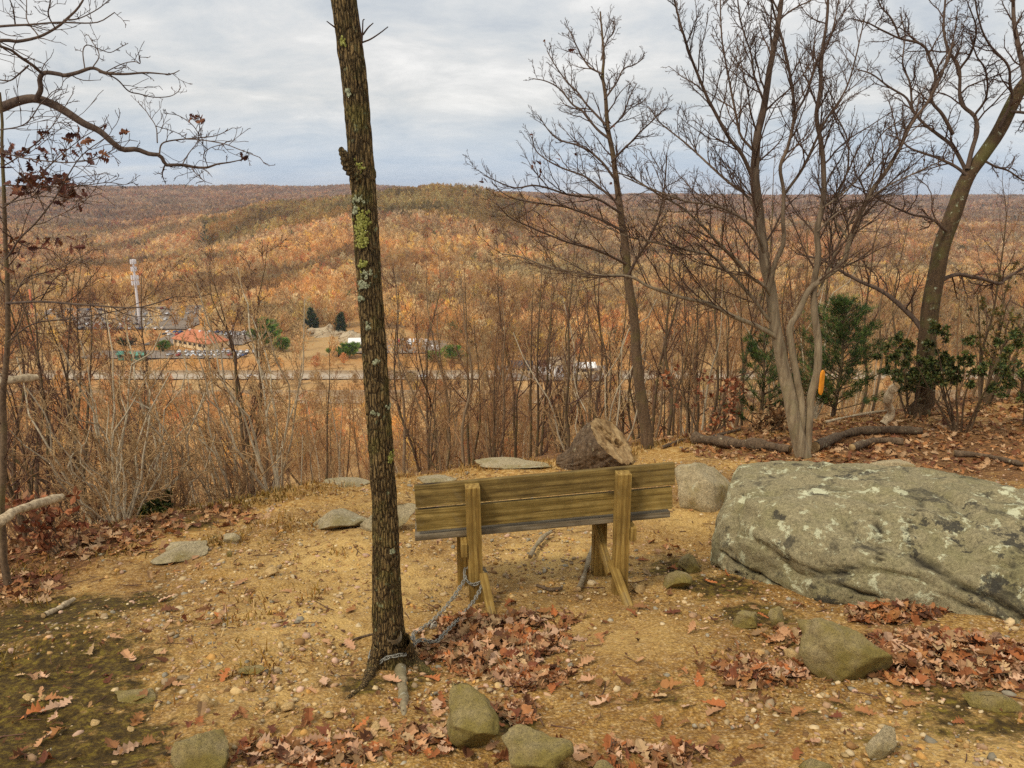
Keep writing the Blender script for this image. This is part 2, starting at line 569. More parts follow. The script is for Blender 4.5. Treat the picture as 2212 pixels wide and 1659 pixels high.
def hill_mat():
    m = NT('forest_floor')
    o = m.coord()
    a = m.noise(o, 0.5, 6, 0.7)
    c = m.ramp(a, [(0.3, (0.22, 0.10, 0.03)), (0.5, (0.44, 0.21, 0.06)), (0.68, (0.58, 0.33, 0.12))])
    b = m.noise(o, 0.012, 5, 0.6)
    c = m.mix(m.ramp(b, [(0.42, (0, 0, 0)), (0.6, (0.7, 0.7, 0.7))]), c, (0.42, 0.29, 0.13))
    m.color(c)
    return m.m
M['hill'] = hill_mat()

def rock_mat(name, base, dark, lichen, moss=None, sc=1.0, lich_t=0.56, dark_t=0.5, moss_t=0.5, darkmax=0.9, crisp=False):
    dw, lw, mw = (0.085, 0.03, 0.5) if crisp else (0.12, 0.06, 0.8)
    m = NT(name)
    o = m.coord()
    a = m.noise(o, 3 * sc, 8, 0.7, 0.4)
    f = m.noise(o, 26 * sc, 6, 0.8)
    g = m.noise(m.coord((1, 1, 1.9), rot=(0.3, 0.5, 0.2)), 75 * sc, 4, 0.75)
    c = m.ramp(f, [(0.28, tuple(q * 0.35 for q in base)), (0.5, base), (0.74, tuple(min(1, q * 1.75) for q in base))])
    if moss:
        k = m.noise(o, 1.6 * sc, 6, 0.7)
        c = m.mix(m.ramp(k, [(moss_t - 0.08, (0, 0, 0)), (moss_t + 0.1, (mw, mw, mw))]), c, m.mix(f, tuple(q * 0.4 for q in moss), tuple(q * 1.6 for q in moss)))
    k = m.noise(m.coord((1, 1, 1), rot=(0.2, 0.1, 0.7)), 2.1 * sc, 8, 0.75, 0.5)
    c = m.mix(m.ramp(k, [(dark_t, (0, 0, 0)), (dark_t + dw, (darkmax,) * 3)]), c, m.mix(f, dark, tuple(q * 3 for q in dark)))
    l1 = m.noise(o, 4.2 * sc, 8, 0.72, 0.3)
    c = m.mix(m.ramp(l1, [(lich_t, (0, 0, 0)), (lich_t + lw, (0.85, 0.85, 0.85))]), c, m.mix(f, tuple(q * 0.55 for q in lichen), tuple(min(1, q * 1.3) for q in lichen)))
    c = m.mix(m.ramp(g, [(0.36, (0.8, 0.8, 0.8)), (0.48, (0, 0, 0))]), c, tuple(q * 0.22 for q in base))
    if crisp:
        zz = m.n('ShaderNodeSeparateColor', Color=m.attr('zone').outputs['Color'])
        def reg(s, col, wob):
            nonlocal c
            q = m.math('ADD', s, m.math('MULTIPLY', m.math('SUBTRACT', wob, 0.52), 3.4))
            c = m.mix(m.math('MULTIPLY', m.ramp(q, [(0.46, (0, 0, 0)), (0.58, (.88, .88, .88))]), m.ramp(s, [(0.02, (0, 0, 0)), (0.2, (1, 1, 1))])), c, col)
        reg(zz.outputs[0], m.mix(f, dark, tuple(q * 3.5 for q in dark)), m.noise(o, 7, 8, 0.75))
        reg(zz.outputs[1], m.mix(f, tuple(q * .6 for q in lichen), tuple(min(1, q * 1.3) for q in lichen)), m.noise(o, 5.5, 8, 0.75))
        c = m.mix(zz.outputs[2], c, (0.016, 0.013, 0.01))
    m.color(c)
    m.bump(m.math('ADD', m.math('MULTIPLY', a, 0.8), m.math('ADD', f, m.math('MULTIPLY', g, 0.5))), 0.9, 0.022 / sc)
    return m.m
M['boulder'] = rock_mat('boulder_stone', (0.31, 0.26, 0.145), (0.020, 0.018, 0.014), (0.66, 0.65, 0.42), moss=(0.20, 0.185, 0.07), sc=1.9, lich_t=0.57, dark_t=0.535, moss_t=0.53, darkmax=.8, crisp=True)
M['rock'] = rock_mat('mossy_stone', (0.33, 0.255, 0.125), (0.06, 0.045, 0.02), (0.42, 0.37, 0.22), moss=(0.20, 0.15, 0.025), sc=2.2, lich_t=0.66, dark_t=0.62, moss_t=0.46)
M['pale_rock'] = rock_mat('pale_stone', (0.42, 0.34, 0.20), (0.09, 0.07, 0.04), (0.58, 0.54, 0.36), moss=(0.24, 0.18, 0.05), sc=2.0, lich_t=0.6, dark_t=0.62, moss_t=0.56)
M['tan_stone'] = rock_mat('tan_stone', (0.52, 0.35, 0.15), (0.2, 0.11, 0.05), (0.66, 0.52, 0.3), sc=5, lich_t=0.6, dark_t=0.66)
M['far_rock'] = rock_mat('far_stone', (0.50, 0.40, 0.26), (0.13, 0.085, 0.04), (0.62, 0.52, 0.36), sc=0.12, lich_t=0.55, dark_t=0.56)

def wood_mat(name, a, b, dark, axis='X', knots=True):
    m = NT(name)
    sc = {'X': (1.2, 16, 16), 'Z': (16, 16, 1.2)}[axis]
    v = m.coord(sc)
    o = m.coord()
    dist = m.noise(m.coord({'X': (0.9, 5, 5), 'Z': (5, 5, 0.9)}[axis]), 2.4, 3, 0.5)
    g = m.n('ShaderNodeTexWave', _wave_type='BANDS', _bands_direction={'X': 'Z', 'Z': 'X'}[axis], Vector=v, Scale=0.55, Distortion=11.0, Detail=4.0, Detail__Scale=0.5)
    gr = m.noise(v, 5.0, 6, 0.7)
    gr2 = m.noise(m.coord({'X': (0.7, 34, 34), 'Z': (34, 34, 0.7)}[axis]), 3.0, 4, 0.6, 0.4)
    k = m.math('ADD', m.math('MULTIPLY', g.outputs['Fac'], 0.10), m.math('ADD', m.math('MULTIPLY', gr, 0.50), m.math('MULTIPLY', gr2, 0.40)))
    c = m.ramp(k, [(0.33, dark), (0.46, a), (0.64, b)])
    st = m.noise(o, 4.0, 5, 0.65)
    c = m.mix(m.ramp(st, [(0.40, (0.65, 0.65, 0.65)), (0.58, (0, 0, 0))]), c, tuple(q * 0.55 for q in a))
    gy = m.noise(m.coord(rot=(0.3, 0.2, 0.9)), 7.0, 6, 0.7)
    c = m.mix(m.ramp(gy, [(0.58, (0, 0, 0)), (0.72, (0.5, 0.5, 0.5))]), c, (0.27, 0.21, 0.11))
    if knots:
        kn = m.n('ShaderNodeTexVoronoi', Vector=m.coord({'X': (2.3, 6, 6), 'Z': (6, 6, 2.3)}[axis]), Scale=1.0)
        c = m.mix(m.ramp(kn.outputs['Distance'], [(0.10, (0.95, 0.95, 0.95)), (0.26, (0, 0, 0))]), c, tuple(q * 0.35 for q in dark))
    m.color(c)
    m.bump(m.math('ADD', k, m.math('MULTIPLY', gr, 0.4)), 0.4, 0.003)
    m.set(Roughness=0.85)
    return m.m
M['board'] = wood_mat('weathered_board', (0.23, 0.15, 0.036), (0.43, 0.305, 0.10), (0.065, 0.036, 0.012), 'X')
M['board_dark'] = wood_mat('stained_board', (0.185, 0.12, 0.033), (0.36, 0.25, 0.08), (0.05, 0.028, 0.01), 'X')
M['post'] = wood_mat('weathered_post', (0.27, 0.16, 0.036), (0.48, 0.325, 0.095), (0.085, 0.042, 0.012), 'Z', knots=False)
M['seat_wood'] = wood_mat('grey_board', (0.17, 0.13, 0.075), (0.30, 0.25, 0.17), (0.07, 0.045, 0.025), 'X')
def end_grain():
    m = NT('cut_wood')
    o = m.coord()
    w = m.n('ShaderNodeTexWave', _wave_type='RINGS', _rings_direction='Y', Vector=o, Scale=14.0, Distortion=4, Detail=4.0)
    k = m.noise(o, 9, 6, 0.7)
    c = m.ramp(m.math('ADD', m.math('MULTIPLY', w.outputs['Fac'], 0.0), k), [(0.28, (0.06, 0.03, 0.012)), (0.46, (0.27, 0.165, 0.07)), (0.66, (0.50, 0.35, 0.17))])
    m.color(c)
    m.bump(k, 0.5, 0.01)
    return m.m
M['cut'] = end_grain()

def metal_mat(name, c, rough, metallic):
    m = NT(name)
    k = m.noise(m.coord(), 90, 4, 0.7)
    m.color(m.ramp(k, [(0.35, tuple(q * 0.5 for q in c)), (0.6, c)])).set(Roughness=rough, Metallic=metallic)
    return m.m
M['chain'] = metal_mat('galvanised_steel', (0.36, 0.345, 0.29), 0.6, 0.3)
M['lock'] = metal_mat('lock_steel', (0.50, 0.45, 0.36), 0.5, 0.3)

def paint_mat(name, c, rough=0.6, var=0.15, sc=3.0, spec=0.3):
    m = NT(name)
    k = m.noise(m.coord(), sc, 4, 0.6)
    m.color(m.ramp(k, [(0.3, tuple(q * (1 - var) for q in c)), (0.7, tuple(min(1, q * (1 + var * 0.5)) for q in c))])).set(Roughness=rough, Specular__IOR__Level=spec)
    return m.m
M['asphalt'] = paint_mat('road_asphalt', (0.42, 0.33, 0.23), 0.9, 0.25, 0.3)
M['lot'] = paint_mat('lot_asphalt', (0.24, 0.19, 0.145), 0.9, 0.3, 0.2)
M['concrete'] = paint_mat('concrete', (0.44, 0.33, 0.21), 0.9, 0.25, 0.3)
M['line'] = paint_mat('road_paint', (0.75, 0.72, 0.66), 0.8)
M['roof_orange'] = paint_mat('tan_roof', (0.52, 0.19, 0.09), 0.85, 0.2, 0.6)
M['roof_dark'] = paint_mat('dark_roof', (0.13, 0.065, 0.05), 0.85, 0.25, 0.6)
M['roof_slate'] = paint_mat('slate_roof', (0.05, 0.045, 0.05), 0.8, 0.25, 0.6)
M['wall_cream'] = paint_mat('cream_wall', (0.80, 0.62, 0.36), 0.8, 0.1, 0.8)
M['wall_white'] = paint_mat('white_wall', (0.82, 0.80, 0.77), 0.7, 0.06, 0.8)
M['glass'] = paint_mat('dark_glass', (0.03, 0.032, 0.04), 0.15, 0.2, 1.0, 0.6)
M['tyre'] = paint_mat('tyre_rubber', (0.02, 0.02, 0.02), 0.8)
M['tower'] = paint_mat('tower_paint', (0.74, 0.71, 0.72), 0.6, 0.1, 0.5)
M['rot'] = paint_mat('rotten_wood', (0.035, 0.018, 0.008), 0.95, 0.4, 20)
M['teal'] = paint_mat('teal_paint', (0.10, 0.30, 0.22), 0.6, 0.2, 1.0)
M['orange'] = paint_mat('marker_paint', (0.80, 0.30, 0.02), 0.6, 0.25, 20)
M['blaze_rim'] = paint_mat('faded_marker', (0.72, 0.20, 0.02), 0.6, 0.25, 20)
M['red_pole'] = paint_mat('pole_paint', (0.62, 0.17, 0.07), 0.7, 0.2, 0.6)
PAINT = {}
for nm, c in dict(white=(0.85, 0.85, 0.86), silver=(0.50, 0.51, 0.53), black=(0.02, 0.02, 0.022), red=(0.42, 0.02, 0.02), blue=(0.05, 0.10, 0.25), grey=(0.16, 0.165, 0.17)).items():
    PAINT[nm] = paint_mat('car_paint_' + nm, c, 0.3, 0.03, 1.0, 0.6)

def lichen_mat():
    m = NT('lichen')
    k = m.noise(m.coord(), 70, 5, 0.7)
    m.color(m.ramp(k, [(0.32, (0.10, 0.095, 0.02)), (0.5, (0.25, 0.24, 0.045)), (0.68, (0.46, 0.45, 0.16))]))
    m.bump(k, 0.8, 0.006)
    return m.m
M['lichen'] = lichen_mat()
def lichen2():
    m = NT('grey_lichen')
    k = m.noise(m.coord(), 60, 5, 0.7)
    m.color(m.ramp(k, [(0.32, (0.13, 0.14, 0.07)), (0.5, (0.28, 0.28, 0.16)), (0.68, (0.46, 0.46, 0.3))]))
    m.bump(k, 0.8, 0.006)
    return m.m
M['lichen_grey'] = lichen2()


# ------------------------------------------------------------------ camera, sky, sun
cam = bpy.data.cameras.new('camera')
cam.sensor_width = 36.0
cam.lens = 36.0 * FP / 2212.0
cam.clip_start = 0.05
cam.clip_end = 20000
co = bpy.data.objects.new('camera', cam)
COL.objects.link(co)
co.location = (0, 0, CZ)
co.rotation_euler = (PI / 2 - PITCH, 0, 0)
S.camera = co
S.view_settings.view_transform = 'Standard'
S.view_settings.look = 'None'
S.view_settings.exposure = 0.62
S.view_settings.gamma = 1.0
S.cycles.use_denoising = False
S.cycles.max_bounces = 5
S.cycles.diffuse_bounces = 3
S.cycles.transparent_max_bounces = 8

SUN_EL, SUN_AZ = math.radians(50), math.radians(228)   # azimuth clockwise from +Y
W = bpy.data.worlds.new('World')
S.world = W
W.use_nodes = True
wt = W.node_tree
bg = wt.nodes['Background']
def wn(typ, **kw):
    nd = wt.nodes.new(typ)
    for k, v in kw.items():
        if k.startswith('_'): setattr(nd, k[1:], v)
        elif isinstance(v, bpy.types.NodeSocket): wt.links.new(v, nd.inputs[int(k[1:]) if k[1:].isdigit() else k])
        else: nd.inputs[int(k[1:]) if k[1:].isdigit() else k].default_value = v
    return nd
sky = wn('ShaderNodeTexSky', _sky_type='NISHITA')
sky.sun_disc = False
sky.sun_elevation = SUN_EL
sky.sun_rotation = SUN_AZ
tc = wn('ShaderNodeTexCoord')
sp = wn('ShaderNodeSeparateXYZ', Vector=tc.outputs['Generated'])
zz = wn('ShaderNodeMath', _operation='MAXIMUM', i0=sp.outputs[2], i1=0.0)
den = wn('ShaderNodeMath', _operation='ADD', i0=zz.outputs[0], i1=0.22)
cx = wn('ShaderNodeMath', _operation='DIVIDE', i0=sp.outputs[0], i1=den.outputs[0])
cy = wn('ShaderNodeMath', _operation='DIVIDE', i0=sp.outputs[1], i1=den.outputs[0])
cv = wn('ShaderNodeCombineXYZ', X=cx.outputs[0], Y=cy.outputs[0], Z=0.3)
mp = wn('ShaderNodeMapping', Vector=cv.outputs[0])
mp.inputs['Scale'].default_value = (1.15, 1.35, 1)
mp.inputs['Rotation'].default_value = (0, 0, 0.12)
ns = wn('ShaderNodeTexNoise', Vector=mp.outputs[0], Scale=1.7, Detail=8.0, Roughness=0.62, Distortion=0.25)
def wramp(fac, stops):
    r = wn('ShaderNodeValToRGB', Fac=fac)
    e = r.color_ramp.elements
    while len(e) < len(stops): e.new(0.5)
    for q, (p, c) in zip(e, stops):
        q.position = p
        q.color = (*c, 1)
    return r.outputs[0]
# overcast: grey-white layers, thinner and bluer towards the horizon, brightest overhead
cl = wramp(ns.outputs['Fac'], [(0.34, (0.56, 0.60, 0.645)), (0.46, (0.69, 0.71, 0.72)), (0.56, (0.80, 0.795, 0.78)), (0.68, (0.96, 0.94, 0.91))])
lowb = wramp(ns.outputs['Fac'], [(0.32, (0.50, 0.62, 0.78)), (0.55, (0.63, 0.72, 0.84)), (0.72, (0.78, 0.82, 0.86))])
lowf = wramp(sp.outputs[2], [(0.0, (1, 1, 1)), (0.03, (0.9, 0.9, 0.9)), (0.10, (0.0, 0.0, 0.0))])
mx = wn('ShaderNodeMix', _data_type='RGBA', i0=lowf, i6=cl, i7=lowb)
up = wramp(sp.outputs[2], [(0.0, (0.25, 0.25, 0.25)), (0.24, (0.29, 0.29, 0.29)), (0.75, (0.36, 0.35, 0.33))])
gain = wn('ShaderNodeMix', _data_type='RGBA', _blend_type='MULTIPLY', i0=1.0, i6=mx.outputs[2], i7=up)
x10 = wn('ShaderNodeVectorMath', _operation='SCALE', i0=gain.outputs[2])
x10.inputs['Scale'].default_value = 23.5
fin = wn('ShaderNodeMix', _data_type='RGBA', i0=0.93, i6=sky.outputs[0], i7=x10.outputs[0])
wt.links.new(fin.outputs[2], bg.inputs['Color'])
bg.inputs['Strength'].default_value = 0.1

sl = bpy.data.lights.new('sun', 'SUN')
sl.energy = 1.5
sl.angle = math.radians(10)
sl.color = (1.0, 0.90, 0.74)
so = bpy.data.objects.new('sun', sl)
COL.objects.link(so)
dirv = Vector((math.sin(SUN_AZ) * math.cos(SUN_EL), math.cos(SUN_AZ) * math.cos(SUN_EL), math.sin(SUN_EL)))
so.rotation_euler = dirv.to_track_quat('Z', 'Y').to_euler()
so.location = (0, -5, 30)

# ------------------------------------------------------------------ ground sheets
def blob(x, y, spec):
    w = np.zeros_like(x)
    for px, py, r, k in spec:
        c = G(px, py)
        d2 = ((x - c[0]) ** 2 + (y - c[1]) ** 2) / (r * r)
        w = np.maximum(w, k * np.exp(-d2))
    return w
MOSS_SHADE = [(40, 1480, 0.75, 1), (0, 1600, 0.75, 1), (170, 1640, 0.42, 1), (90, 1340, 0.6, 1), (1900, 1600, .4, .45), (1640, 1330, .3, .8), (1760, 1380, .25, .8), (880, 1470, .14, .8), (1000, 1580, .2, .8), (300, 1290, 0.35, .75), (1750, 1540, 0.4, .5), (2100, 1540, 0.45, .6),
        (1450, 1225, 0.3, .8), (1560, 1270, 0.3, .9), (420, 1120, 0.5, .8), (1420, 1500, 0.3, .5), (1080, 1560, .22, .9), (780, 1480, .16, .8), (1330, 1240, .25, .6), (700, 1130, .35, .6)]  # moss; spots round the boulder foot also paint its contact shadow on the soil
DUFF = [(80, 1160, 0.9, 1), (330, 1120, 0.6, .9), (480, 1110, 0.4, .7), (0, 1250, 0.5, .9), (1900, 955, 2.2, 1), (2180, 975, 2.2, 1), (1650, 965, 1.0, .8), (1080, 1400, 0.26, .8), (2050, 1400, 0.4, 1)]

def sheet_rect():
    xs = np.arange(-9, 13.001, 0.04)
    ys = np.concatenate([np.arange(-1.2, 1.5, 0.1), np.arange(1.5, 8, 0.03), np.arange(8, 17.001, 0.06)])
    X, Y = np.meshgrid(xs, ys)
    Z = hn(X, Y)
    Z = Z + 0.010 * n2(X, Y, 9, 3, 51) * sstep(12, 9, Y)
    moss = blob(X, Y, MOSS_SHADE)
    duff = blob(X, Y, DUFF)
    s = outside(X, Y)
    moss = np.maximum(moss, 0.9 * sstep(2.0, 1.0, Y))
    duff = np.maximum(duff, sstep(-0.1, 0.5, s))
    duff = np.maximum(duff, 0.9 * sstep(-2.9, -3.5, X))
    grass = sstep(-1.5, -0.5, s) * sstep(-3.6, -2.6, X) * sstep(5.2, 3.2, X) * 0.9
    grass = np.maximum(grass, blob(X, Y, [(1240, 1005, .5, .8), (1000, 1010, .6, .9), (650, 1065, .5, .9), (1420, 990, .6, .8), (1600, 1000, .6, .6)]))
    sand = blob(X, Y, [(640, 1330, .6, .9), (900, 1260, .6, 1), (1200, 1200, .6, 1), (560, 1500, .35, .7), (1150, 1120, .7, 1), (700, 1200, .6, 1), (1000, 1060, .9, 1), (1480, 1120, .35, .8), (1200, 1350, .35, .6), (1350, 1380, .3, .6), (2150, 1640, .35, .9)])
    ny, nx = X.shape
    idx = np.arange(nx * ny).reshape(ny, nx)
    F = np.stack([idx[:-1, :-1], idx[:-1, 1:], idx[1:, 1:], idx[1:, :-1]], -1).reshape(-1, 4)
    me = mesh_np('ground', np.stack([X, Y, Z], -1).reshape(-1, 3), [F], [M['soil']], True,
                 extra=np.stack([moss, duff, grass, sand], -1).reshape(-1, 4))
    tag(link('ground', me), kind='structure')

def sheet_hills():
    th = np.radians(np.linspace(-78, 78, 560))
    r = np.concatenate([np.geomspace(4, 300, 150)[:-1], np.geomspace(300, 9000, 330)])
    R, T = np.meshgrid(r, th, indexing='ij')
    X, Y = R * np.sin(T), R * np.cos(T)
    Z = hbase(X, Y)
    inn = sstep(-9.6, -8.4, X) * sstep(13.6, 12.4, X) * sstep(17.6, 16.4, Y)
    Z = Z - 0.5 * inn + 0.5 * n2(X, Y, .25, 3, 61) * sstep(18, 26, R) * sstep(900, 300, R)
    nr, nt = X.shape
    idx = np.arange(nr * nt).reshape(nr, nt)
    F = np.stack([idx[:-1, :-1], idx[1:, :-1], idx[1:, 1:], idx[:-1, 1:]], -1).reshape(-1, 4)[:, ::-1]
    tag(link('hillside', mesh_np('hillside', np.stack([X, Y, Z], -1).reshape(-1, 3), [F], [M['hill']], True)), kind='structure')
sheet_rect()
sheet_hills()

# ------------------------------------------------------------------ gravel, leaves, grass
def inside_ledge(n, xr=(-4.2, 6.5), yr=(1.6, 11)):
    x = rng.uniform(*xr, n)
    y = rng.uniform(*yr, n)
    k = (outside(x, y) < 0) & (np.abs(x) < 0.8 * y + 0.8)
    return x[k], y[k]

def gravel():
    x, y = inside_ledge(170000)
    keep = rng.random(len(x)) < np.clip(2.4 / y, 0.12, 1) * (1 - 0.94 * np.clip(blob(x, y, MOSS_SHADE), 0, 1)) * (1 - .9 * np.clip(blob(x, y, DUFF), 0, 1))
    keep &= n2(x, y, 1.4, 3, 71) + rng.normal(0, .35, len(x)) > -0.15
    x, y = x[keep], y[keep]
    n = len(x)
    sz = np.clip(rng.lognormal(math.log(0.0070), 0.5, n), 0.0035, 0.026)
    z = hn(x, y) + sz * 0.12
    pal = np.array([(0.60, 0.41, 0.18), (0.52, 0.31, 0.12), (0.68, 0.52, 0.30), (0.42, 0.30, 0.17), (0.62, 0.40, 0.27), (0.36, 0.31, 0.22), (0.62, 0.34, 0.10), (0.30, 0.16, 0.06), (0.64, 0.47, 0.25), (0.58, 0.36, 0.20)])
    t = pal[rng.integers(0, len(pal), n)] * rng.uniform(0.6, 1.1, (n, 1))
    V, F = ICO[1]
    sc = sz[:, None] * rng.uniform(0.6, 1.25, (n, 3)) * np.array([1.2, 1.2, 0.62])
    Rm = rand_rot(n, 0.4)
    Vt, Ft, T = scatter(V, [F], np.stack([x, y, z], -1), Rm * sc[:, None, :], None, t)
    Vt = Vt + rng.normal(0, 0.0016, Vt.shape)
    tag(link('gravel', mesh_np('gravel', Vt, Ft, [M['stone_small']], True, T)), kind='stuff')
gravel()

def leaf_template(seed, n=11):
    """a lobed oak leaf, unit length, curled"""
    r = np.random.default_rng(seed)
    u = np.linspace(0, 1, n)
    w = np.array([0.015, 0.10, 0.06, 0.22, 0.11, 0.30, 0.15, 0.33, 0.16, 0.20, 0.02]) * r.uniform(0.6, 1.25, n)
    c1, c2, tw, fold = r.uniform(-0.8, 1.2), r.uniform(-0.4, 0.6), r.uniform(-1.1, 1.1), r.uniform(0.1, 1.0)
    V = []
    for s in (-1, 0, 1):
        x = u + (0.05 * abs(s))
        y = s * w
        z = c1 * (u - 0.5) ** 2 + fold * np.abs(s * w) ** 1.3 + tw * s * w * (u - 0.5) + r.normal(0, 0.025, n) * abs(s)
        V.append(np.stack([x - 0.5, y, z], -1))
    V = np.concatenate(V)
    F = []
    for a in range(2):
        for i in range(n - 1):
            F.append((a * n + i, a * n + i + 1, (a + 1) * n + i + 1, (a + 1) * n + i))
    stalk = np.array([(-0.5, 0.008, V[n][2]), (-0.5, -0.008, V[n][2]), (-0.68, 0, V[n][2] + 0.02)])
    F = [np.array(F), np.array([(0, 1, 2)]) + len(V)]
    return np.concatenate([V, stalk]), F
LEAF = [leaf_template(s) for s in range(14)]
LEAF_PAL = np.array([(0.38, 0.165, 0.06), (0.50, 0.27, 0.13), (0.28, 0.095, 0.03), (0.52, 0.29, 0.16), (0.36, 0.16, 0.05), (0.18, 0.055, 0.022), (0.58, 0.36, 0.22), (0.42, 0.14, 0.04), (0.26, 0.12, 0.045), (0.13, 0.05, 0.02), (0.52, 0.34, 0.17), (0.34, 0.20, 0.09)])

def litter(name, spec, spread, sizes=(0.05, 0.112), pal=None):
    LP = LEAF_PAL if pal is None else pal
    """spec: (x, y, count, radius, pile height)"""
    xs, ys, hs = [], [], []
    for c, n, rx, ry, h in spec:
        a = rng.uniform(0, 2 * PI, n)
        q = np.sqrt(rng.random(n)) * (1 + 0.25 * np.sin(3 * a + c[0]))
        xs.append(c[0] + rx * q * np.cos(a)); ys.append(c[1] + ry * q * np.sin(a))
        hs.append(h * np.clip(1 - q, 0, 1) * rng.random(n))
    if spread is not None:
        x, y = spread
        xs.append(x); ys.append(y); hs.append(np.zeros(len(x)))
    x, y, hh = np.concatenate(xs), np.concatenate(ys), np.concatenate(hs)
    n = len(x)
    L = rng.uniform(*sizes, n)
    kind = rng.integers(0, len(LEAF), n)
    z = hn(x, y) + 0.012 + hh
    t = LP[rng.integers(0, len(LP), n)] * rng.uniform(0.6, 1.15, (n, 1))
    mb = MB()
    for k, (V, F) in enumerate(LEAF):
        s = kind == k
        m = s.sum()
        if not m: continue
        Rm = rand_rot(m, 0.6)
        Vt, Ft, T = scatter(V, F, np.stack([x, y, z], -1)[s], Rm, L[s][:, None], t[s])
        mb.add(Vt, Ft, T)
    # none sinks under the soil
    for V in mb.V:
        g = hn(V[:, 0], V[:, 1]) + 0.003
        V[:, 2] = np.maximum(V[:, 2], g)
    return tag(mb.build(name, M['leaf'], None, None, False), kind='stuff')

def rect_pts(n, x0, x1, y0, y1, accept):
    x = rng.uniform(x0, x1, n); y = rng.uniform(y0, y1, n)
    k = accept(x, y)
    return x[k], y[k]
gb = lambda a, b: G(a, b)
litter('leaf_litter', [
    (gb(1070, 1410), 420, 0.40, 0.30, 0.07), (gb(1010, 1360), 160, 0.20, 0.16, 0.10), (gb(1150, 1350), 90, 0.28, 0.16, 0.03), (gb(1160, 1470), 90, 0.18, 0.12, 0.02),
    (gb(1640, 1455), 170, 0.22, 0.13, 0.05), (gb(2060, 1420), 700, 0.50, 0.26, 0.10), (gb(1920, 1335), 260, 0.26, 0.12, 0.12), (gb(2200, 1450), 300, 0.3, 0.2, 0.06),
    (gb(1700, 1380), 40, 0.15, 0.12, 0.02), (gb(1120, 1540), 60, 0.1, 0.12, 0.02), (gb(700, 1630), 90, .3, .14, .02), (gb(930, 1600), 60, .15, .14, .02), (gb(1380, 1640), 80, .28, .1, .02)],
    rect_pts(1700, -2.6, 4.5, 1.9, 6.5, lambda x, y: (outside(x, y) < -0.3) & (n2(x, y, 1.1, 3, 81) + 0.35 * sstep(4.2, 2.4, y) + rng.normal(0, .4, len(x)) > 0.55)))
litter('brush_leaf_litter', [
    (gb(150, 1180), 420, 0.9, 0.6, 0.05), (gb(400, 1120), 160, 0.7, 0.4, 0.04), (gb(20, 1280), 130, .4, .4, .03)],
    rect_pts(9000, -1, 12, 8.3, 14, lambda x, y: (outside(x, y) < 0.8) & (x > 2.0 + 0.2 * (10 - y)) & (y > 6.6) & (x < y * .72) & (y > np.interp(x, [2, 4, 6, 9], [9.2, 7.6, 7.2, 9]))), (0.06, 0.13), np.array([(0.36, 0.16, 0.055), (0.22, 0.08, 0.03), (0.48, 0.27, 0.12), (0.15, 0.05, 0.02), (0.40, 0.18, 0.06), (0.54, 0.34, 0.18)]))

def grass():
    x, y = rect_pts(60000, -3.8, 5.2, 5.4, 12.5, lambda x, y: (outside(x, y) > -1.3) & (outside(x, y) < 0.35))
    s = outside(x, y)
    k = (n2(x, y, 2.2, 3, 91) + 0.9 * (s + 0.35) + rng.normal(0, .25, len(x))) > 0.30
    x2, y2 = rect_pts(9000, -3.5, -1.2, 3.2, 6.8, lambda x, y: n2(x, y, 2.5, 3, 95) + rng.normal(0, .2, len(x)) > 0.45)
    x, y = np.concatenate([x[k], x2]), np.concatenate([y[k], y2])
    n = len(x)
    z = hn(x, y) - 0.005
    L = rng.uniform(0.02, 0.085, n)
    a = rng.uniform(0, 2 * PI, n)
    lean = rng.uniform(0.3, 1.3, n)
    w = 0.0045
    d = np.stack([np.cos(a), np.sin(a), np.zeros(n)], -1)
    p = np.stack([-np.sin(a), np.cos(a), np.zeros(n)], -1)
    b = np.stack([x, y, z], -1)
    mid = b + d * (L * lean * .35)[:, None] + np.array([0, 0, 1]) * (L * .65)[:, None]
    tip = b + d * (L * lean)[:, None] + np.array([0, 0, 1]) * (L * np.clip(1.1 - .35 * lean, .3, 1))[:, None]
    V = np.stack([b - p * w, b + p * w, mid - p * w * .7, mid + p * w * .7, tip], 1).reshape(-1, 3)
    i = np.arange(n)[:, None] * 5
    pal = np.array([(0.40, 0.21, 0.045), (0.52, 0.31, 0.10), (0.28, 0.13, 0.03), (0.26, 0.16, 0.03), (0.58, 0.40, 0.18)])
    t = pal[rng.integers(0, len(pal), n)] * rng.uniform(.6, 1.15, (n, 1))
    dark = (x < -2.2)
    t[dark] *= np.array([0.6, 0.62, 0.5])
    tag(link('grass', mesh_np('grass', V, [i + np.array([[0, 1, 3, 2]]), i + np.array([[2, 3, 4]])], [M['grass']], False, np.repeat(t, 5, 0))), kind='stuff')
grass()

# ------------------------------------------------------------------ stones and boulders
def rock_shape(seed, sub=5, facets=13, cut=(0.34, 0.80), amp=0.10, flat=True):
    r = np.random.default_rng(seed)
    V, F = ICO[sub]
    V = V.copy()
    for k in range(facets):
        n = r.normal(size=3)
        n /= np.linalg.norm(n)
        c = r.uniform(*cut)
        d = V @ n
        V = V - np.maximum(d - c, 0)[:, None] * n * 0.97
    V = V * (1 + amp * fbm(V * 1.7 + seed, 4, seed)[:, None] + 0.018 * fbm(V * 9 + seed, 3, seed + 3)[:, None])
    V /= np.abs(V).max(0)
    return V, F

